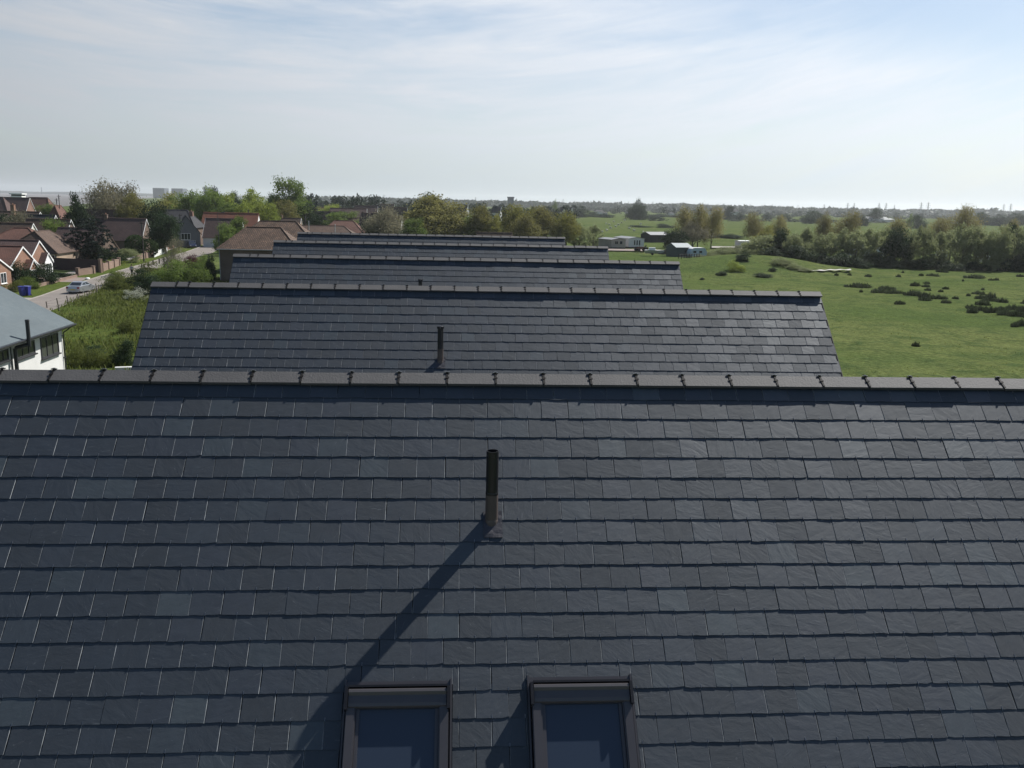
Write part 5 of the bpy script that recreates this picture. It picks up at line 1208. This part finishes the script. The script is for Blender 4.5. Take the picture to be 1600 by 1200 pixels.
# ------------------------------------------------------------------ mobile homes, sheds and caravans beyond the last block
M_beige = plain('beige_cladding', (.36, .32, .28), (.30, .27, .24), scale=.6, rough=.7); M_pale = plain('pale_cladding', (.60, .60, .60), (.52, .53, .54), scale=.6, rough=.6)
M_greyroof = plain('grey_sheet_roof', (.20, .205, .21), (.16, .165, .17), scale=.8, rough=.6); M_black2 = plain('black_boards', (.018, .019, .022), scale=1., rough=.8)
M_greenshed = plain('dull_green_boards', (.06, .085, .078), (.05, .07, .066), scale=1., rough=.8); M_bluecar = plain('pale_blue_panel', (.40, .50, .55), (.34, .43, .48), scale=.8, rough=.45)
M_greenroof = plain('grey_green_sheet', (.24, .28, .28), (.19, .225, .225), scale=1., rough=.6)
def hut(label, name, cat, px0, px1, base, h, depth, wm_, rm, rise=.5, wins=(), skirt=None, rz=0., axis='y'):
    a, c = G(px0, base), G(px1, base); d = (c - a).length; t = thing(name, label, cat, (a.x, a.y, 0), math.atan2(c.y - a.y, c.x - a.x) + rz)
    z0 = .5 if skirt else 0; b = MB()
    if axis == 'y': b.prism([(0, z0), (d, z0), (d, h), (d / 2, h + rise), (0, h)], 0, depth, 'y')
    else: b.prism([(0, z0), (0, h), (depth / 2, h + rise), (depth, h), (depth, z0)][::-1], 0, d, 'x')
    wl = b.build('wall', wm_, t); b = MB()
    if axis == 'y':
        for s in (0, 1):
            e = d + .2 if s else -.2; zz_ = h - rise * .2 / (d / 2); pr = [(d / 2, h + rise + .02), (e, zz_ + .02), (e, zz_ + .10), (d / 2, h + rise + .10)]; b.prism(pr if not s else pr[::-1], -.2, depth + .2, 'y')
    else:
        for s in (0, 1):
            e = depth + .2 if s else -.2; zz_ = h - rise * .2 / (depth / 2); pr = [(depth / 2, h + rise + .02), (e, zz_ + .02), (e, zz_ + .10), (depth / 2, h + rise + .10)]; b.prism(pr, -.2, d + .2, 'x')
    b.build('roof', rm, t)
    if skirt: b = MB(); b.box(.1, d - .1, .1, depth - .1, 0, .5); b.build('skirt', skirt, t)
    for (u, z, w_, h_, bars) in wins: window(wl, (u * d, 0, z), (1, 0, 0), (0, -1, 0), w_, h_, bars, wm_, False, .06)
    return t
hut('beige mobile home with dark windows beside the last ridge', 'mobile_home', 'mobile home', 955, 977, 389.5, 2.7, 8, M_beige, M_greyroof, .35, ((.36, 1.9, 1.1, .9, 2), (.68, 1.9, .9, .9, 1)), M_black2)
hut('pale mobile home with three tall blue grey windows', 'mobile_home', 'mobile home', 982, 1006, 388.5, 2.9, 9, M_pale, M_greyroof, .4, ((.38, 1.75, .55, 1.5, 1), (.54, 1.75, .55, 1.5, 1), (.70, 1.75, .55, 1.5, 1)), M_black2)
hut('low black barn in the field behind the mobile homes', 'barn', 'barn', 1016, 1046, 379, 2.6, 6, M_black2, M_greyroof, .9, ((.5, 1.2, 1.6, 1.2, 2),), axis='x')
hut('dull green shed with a pale sheet roof', 'shed', 'shed', 1056, 1080, 402.5, 2.5, 5, M_greenshed, M_greenroof, .9, ((.62, 1.5, .8, .7, 1),), axis='x')
hut('white van like caravan at the end of the pale track', 'trailer', 'trailer', 1155, 1172, 388.5, 2.3, 2.4, M_pale, M_paint, .12, ((.3, 1.5, .8, .7, 1), (.7, 1.5, .8, .7, 1)), M_black2, axis='x')
def caravan(label, px0, px1, base, h):
    a, c = G(px0, base), G(px1, base); d = (c - a).length; t = thing('touring_caravan', label, 'caravan', (a.x, a.y, gz(a.x, a.y)), math.atan2(c.y - a.y, c.x - a.x))
    pr = [(.3, .45), (.0, .9), (.05, h * .62), (.5, h * .93), (1.1, h), (d - 1.1, h), (d - .45, h * .93), (d, h * .6), (d - .05, .8), (d - .4, .45)]
    b = MB(); b.prism([(q[0], q[1]) for q in pr][::-1], 0, 2.1, 'y'); bd = b.build('body', M_bluecar, t, False)
    b = MB(); b.prism([(.4, h * .93), (1.1, h + .01), (d - 1.1, h + .01), (d - .4, h * .93), (d - .9, h + .10), (.9, h + .10)][::-1], -.03, 2.13, 'y'); b.build('roof', M_paint, t)
    for u in (.24, .60): window(bd, (u * d, 0, h * .62), (1, 0, 0), (0, -1, 0), .95, .6, 1, M_bluecar, False, .05)
    b = MB(); b.box(d * .40, d * .40 + .02, -.02, 0, .5, h * .85); b.box(d * .40, d * .40 + .55, -.015, 0, .55, h * .83); b.build('door', M_bluecar, t)
    for y in (.15, 1.95): b = MB(); b.lathe([(.0, -.09), (.28, -.09), (.30, 0), (.28, .09), (.0, .09)], (d * .5, y, .30), 14, 0, 'y'); b.build('wheel', M_tyre, t)
    b = MB(); b.bar((d - .3, 1.05, .48), (d + 1.0, 1.05, .42), .1, .1); b.tube((d + .7, 1.05, 0), (d + .7, 1.05, .45), .05, .05, 6); b.build('hitch', M_black2, t)
caravan('pale blue touring caravan with a rounded white roof beside the green shed', 1079, 1104, 403.5, 2.45)
for (px, wp, top, Y, lab) in ((1335, 9, 375.5, 232, 'leftmost white caravan glimpsed through the hedge'), (1357, 14, 377, 230, 'wide white caravan glimpsed through the hedge'), (1379, 5, 379, 228, 'small white caravan end glimpsed through the hedge'), (1477, 9, 378.5, 228, 'white caravan roof behind the middle of the dense hedge'), (1543, 6, 384, 214, 'white caravan corner low in the right hedge'), (1596, 8, 386, 212, 'white caravan at the right edge of the hedge')):
    p = at(px, top, Y); w_ = max(pxw(wp, Y), 2.2) ; t = thing('touring_caravan', lab, 'caravan', (p.x, p.y, 0)); b = MB(); h_ = max(p.z, 2.3)
    b.prism([(-w_ / 2, .5), (w_ / 2, .5), (w_ / 2, h_ * .7), (w_ / 2 - .4, h_), (-w_ / 2 + .4, h_), (-w_ / 2, h_ * .7)][::-1], 0, 2.1, 'y'); bd = b.build('body', M_paint, t); window(bd, (0, 0, h_ * .6), (1, 0, 0), (0, -1, 0), w_ * .5, .6, 1, M_paint, False)
    b = MB(); b.lathe([(.0, -.09), (.3, -.09), (.3, .09), (.0, .09)], (0, .1, .3), 12, 0, 'y'); b.build('wheel', M_tyre, t)
# clutter on the yard: machine, boat on a trailer, troughs
M_rust = plain('rusty_red_metal', (.13, .035, .025), (.08, .03, .022), scale=2, rough=.7)
q = G(1003, 394.5); t = thing('tractor', 'small rusty red tractor standing on the pale track', 'tractor', (q.x, q.y, .3), R(15)); b = MB(); b.box(-1.5, .6, -.35, .35, .6, 1.25); b.box(.3, 1.1, -.5, .5, .8, 1.15); b.build('body', M_rust, t)
b = MB(); b.box(.35, 1.0, -.45, .45, 1.15, 1.22); b.bar((1.0, 0, 1.2), (1.15, 0, 1.75), .5, .08); b.build('seat', M_black2, t)
for (x, r_) in ((.9, .62), (-1.2, .38)):
    for s in (-1, 1): b = MB(); b.lathe([(.0, -.14), (r_ * .9, -.14), (r_, 0), (r_ * .9, .14), (.0, .14)], (x, s * .72, r_), 16, 0, 'y'); b.build('wheel', M_tyre, t)
b = MB(); b.tube((-.9, 0, 1.2), (-.9, 0, 1.95), .05, .05, 8); b.build('exhaust', M_black2, t)
q = G(1022, 400.5); t = thing('boat', 'small pale boat on a dark trailer in the yard', 'boat', (q.x, q.y, .3), R(-8)); b = MB()
st_ = [(-2.4, .85, .55), (-1.0, .95, .5), (.6, .85, .5), (1.8, .45, .6), (2.5, .04, .85)]
for (x0, w0, k0), (x1, w1, k1) in zip(st_[:-1], st_[1:]):
    for s in (1, -1): b.poly([(x0, 0, k0), (x1, 0, k1), (x1, s * w1, 1.3), (x0, s * w0, 1.25)])
    b.poly([(x0, -w0, 1.25), (x1, -w1, 1.3), (x1, w1, 1.3), (x0, w0, 1.25)])
b.poly([(-2.4, 0, .55), (-2.4, .85, 1.25), (-2.4, -.85, 1.25)]); b.build('hull', M_pale, t); b = MB(); b.box(-1.4, .2, -.5, .5, 1.27, 1.9); b.build('cabin', M_paint, t)
b = MB(); b.box(-2.2, 2.4, -.06, .06, .38, .5); b.box(-.6, -.4, -.9, .9, .32, .44); b.build('trailer', M_black2, t)
for s in (-1, 1): b = MB(); b.lathe([(.0, -.08), (.3, -.08), (.3, .08), (.0, .08)], (-.5, s * .95, .3), 12, 0, 'y'); b.build('wheel', M_tyre, t)
for (px, by, lab, m, sx) in ((1046, 397.5, 'dark heap of scrap boards right of the boat', M_darkwood, 3.4), (993, 393.5, 'dark post like bin on the pale track', M_black2, .7), (1037, 399, 'low brown timber stack beside the boat', M_timber, 2.6)):
    q = G(px, by); b = MB(); 
    for k in range(9): z = .12 * k + .02; o = rnd.uniform(-.25, .25) * min(1, sx); b.box(-sx / 2 + o + .08 * k * min(1, sx / 3), sx / 2 + o - .08 * k * min(1, sx / 3), -.5 + .03 * k, .5 - .03 * k, z, z + .11)
    o = b.build('scrap_stack', m); o.location = (q.x, q.y, .28); tag(o, lab, 'stack')
# ------------------------------------------------------------------ walker, dogs, sheep
M_skin = plain('skin', (.50, .30, .22), scale=9, rough=.6); M_jacket = plain('pale_grey_jacket', (.36, .36, .34), (.30, .30, .29), scale=6, rough=.8); M_trouser = plain('dark_trousers', (.022, .024, .030), scale=6, rough=.85); M_hair = plain('dark_hair', (.03, .022, .016), scale=20, rough=.7); M_shoe = plain('dark_shoes', (.02, .018, .016), scale=8, rough=.6)
M_dogw = plain('white_coat', (.62, .58, .52), (.50, .45, .38), scale=5, rough=.9); M_dogb = plain('tan_coat', (.22, .12, .06), (.30, .22, .15), scale=3, rough=.9); M_wool = plain('fleece', (.55, .53, .47), (.45, .43, .38), scale=3, rough=.95); M_face = plain('dark_sheep_face', (.06, .05, .045), scale=5, rough=.9)
def skin(name, verts, edges, radii, mat, parent=None, root=0, sub=2):
    me = bpy.data.meshes.new(name); me.from_pydata(verts, edges, []); me.materials.append(mat); o = link(name, me, parent)
    m = o.modifiers.new('skin', 'SKIN'); m.use_smooth_shade = True; s = o.modifiers.new('sub', 'SUBSURF'); s.levels = s.render_levels = sub
    for i, r_ in enumerate(radii): me.skin_vertices[0].data[i].radius = (r_, r_) if not isinstance(r_, tuple) else r_
    for i in range(len(verts)): me.skin_vertices[0].data[i].use_root = (i == root)
    return o
q = G(206.5, 431)
t = thing('person', 'person in a pale jacket and dark trousers walking along the pavement', 'person', (q.x, q.y, .03), R(100))
# local +x is the walking direction
bv = [(0, 0, .93), (0, 0, 1.12), (.01, 0, 1.36), (.02, 0, 1.49), (.03, 0, 1.56), (.05, 0, 1.64), (.05, 0, 1.72),
      (0, .09, .88), (.16, .10, .50), (.10, .10, .08), (.24, .10, .035), (0, -.09, .88), (-.03, -.10, .48), (-.26, -.10, .13), (-.16, -.10, .04),
      (.01, .20, 1.40), (-.10, .25, 1.14), (-.02, .25, .90), (.02, .25, .80), (.01, -.20, 1.40), (.08, -.25, 1.14), (.24, -.24, .98), (.31, -.23, .93)]
be = [(0, 1), (1, 2), (2, 3), (3, 4), (4, 5), (5, 6), (0, 7), (7, 8), (8, 9), (9, 10), (0, 11), (11, 12), (12, 13), (13, 14), (2, 15), (15, 16), (16, 17), (17, 18), (2, 19), (19, 20), (20, 21), (21, 22)]
br = [.14, .13, .15, .07, .055, .095, .075, .095, .062, .042, .04, .095, .062, .042, .04, .062, .048, .035, .035, .062, .048, .035, .035]
skin('body', bv, be, br, M_skin, t)
skin('jacket', [bv[0], bv[1], bv[2], (.02, 0, 1.46), bv[15], bv[16], (-.03, .25, .93), bv[19], bv[20], (.21, -.242, 1.0)], [(0, 1), (1, 2), (2, 3), (2, 4), (4, 5), (5, 6), (2, 7), (7, 8), (8, 9)], [.165, .155, .175, .095, .082, .066, .054, .082, .066, .054], M_jacket, t)
skin('trousers', [(0, 0, .92), bv[7], bv[8], (.105, .10, .12), bv[11], bv[12], (-.24, -.10, .17)], [(0, 1), (1, 2), (2, 3), (0, 4), (4, 5), (5, 6)], [.15, .115, .080, .062, .115, .080, .062], M_trouser, t)
skin('hair', [(.03, 0, 1.68), (.035, 0, 1.75), (-.02, 0, 1.66)], [(0, 1), (0, 2)], [.098, .078, .075], M_hair, t)
for (a, c) in (((.09, .10, .05), (.27, .10, .035)), ((-.27, -.10, .13), (-.15, -.10, .035))): skin('shoe', [a, tuple((np.array(a) + c) / 2), c], [(0, 1), (1, 2)], [.055, .058, .045], M_shoe, t, 1)
def beast(name, label, cat, pos, rz, s, body, legs, head, mat, hmat, group=None, tail=True):
    t = thing(name, label, cat, pos, rz, group); t.scale = (s, s, s)
    v = [(-.32, 0, .52), (0, 0, .52), (.30, 0, .54), (.44, 0, .66), (.54, 0, .76), (.70, 0, .72), (-.36, .12, .40), (-.44, .12, .22), (-.38, .12, .02), (-.36, -.12, .40), (-.44, -.12, .22), (-.38, -.12, .02), (.30, .11, .38), (.31, .11, .20), (.32, .11, .02), (.28, -.11, .38), (.34, -.11, .20), (.40, -.11, .02), (-.46, 0, .60), (-.58, 0, .72)]
    e = [(1, 0), (1, 2), (2, 3), (3, 4), (4, 5), (0, 6), (6, 7), (7, 8), (0, 9), (9, 10), (10, 11), (2, 12), (12, 13), (13, 14), (2, 15), (15, 16), (16, 17), (0, 18), (18, 19)]
    r_ = [body * .92, body * .9, body * 1.05, head * 1.05, head, head * .55] + [legs * 1.7, legs, legs * .9] * 2 + [legs * 1.5, legs, legs * .9] * 2 + [legs * .8, legs * .5]
    skin('body', v, e, r_, mat, t, 1)
    for s_ in (1, -1): b = MB(); b.poly([(.50, s_ * .06, .82), (.56, s_ * .10, .80), (.47, s_ * .14, .70)]); b.poly([(.47, s_ * .14, .70), (.56, s_ * .10, .80), (.49, s_ * .05, .81)]); b.build('ear', hmat, t)
    return t
for (px, by, lab, m, m2, rz_) in ((162, 436.2, 'small white and tan dog on the drive, left of the pair', M_dogw, M_dogb, 20), (176, 434, 'small dark patched white dog on the drive, nearer the walker', M_dogw, M_darkwood, 150)):
    q = G(px, by); beast('dog', lab, 'dog', (q.x, q.y, .03), R(rz_), .72, .17, .05, .10, m, m2)
q = G(137, 436.8); b = MB(); b.lathe([(.0, .0), (.32, .02), (.36, .14), (.22, .26), (.0, .30)], n=9); o = b.build('painted_stone', M_paint); o.location = (q.x, q.y, .03); tag(o, 'white painted stone at the corner of the drive', 'stone')
for (px, by) in ((947, 350.6), (952, 352.5), (959, 347.4), (962, 355.5), (966, 352.5), (971, 349.5), (983.3, 358.5), (990.5, 361.8), (940.5, 364), (948, 361.5), (976, 345.5), (1001, 351.5), (1005, 365), (954, 358)):
    q = G(px, by); beast('sheep', 'pale sheep grazing in the far field behind the mobile homes', 'sheep', (q.x, q.y, 0), rnd.uniform(0, 6.28), 1.5, .26, .045, .09, M_wool, M_face, 'sheep in the far field')

# ------------------------------------------------------------------ air
HAZE = 0.8e-4
if HAZE:
    b = MB(); b.box(-9000, 9000, -400, 9000, -1.5, 75); m, N, L, bs = mk('haze_air'); N.remove(bs); pv = nd(N, 'ShaderNodeVolumePrincipled'); pv.inputs['Color'].default_value = (.93, .96, 1., 1); pv.inputs['Density'].default_value = HAZE; pv.inputs['Anisotropy'].default_value = .35
    L.new(pv.outputs[0], N['Material Output'].inputs['Volume']); tag(b.build('haze', m), kind='stuff')
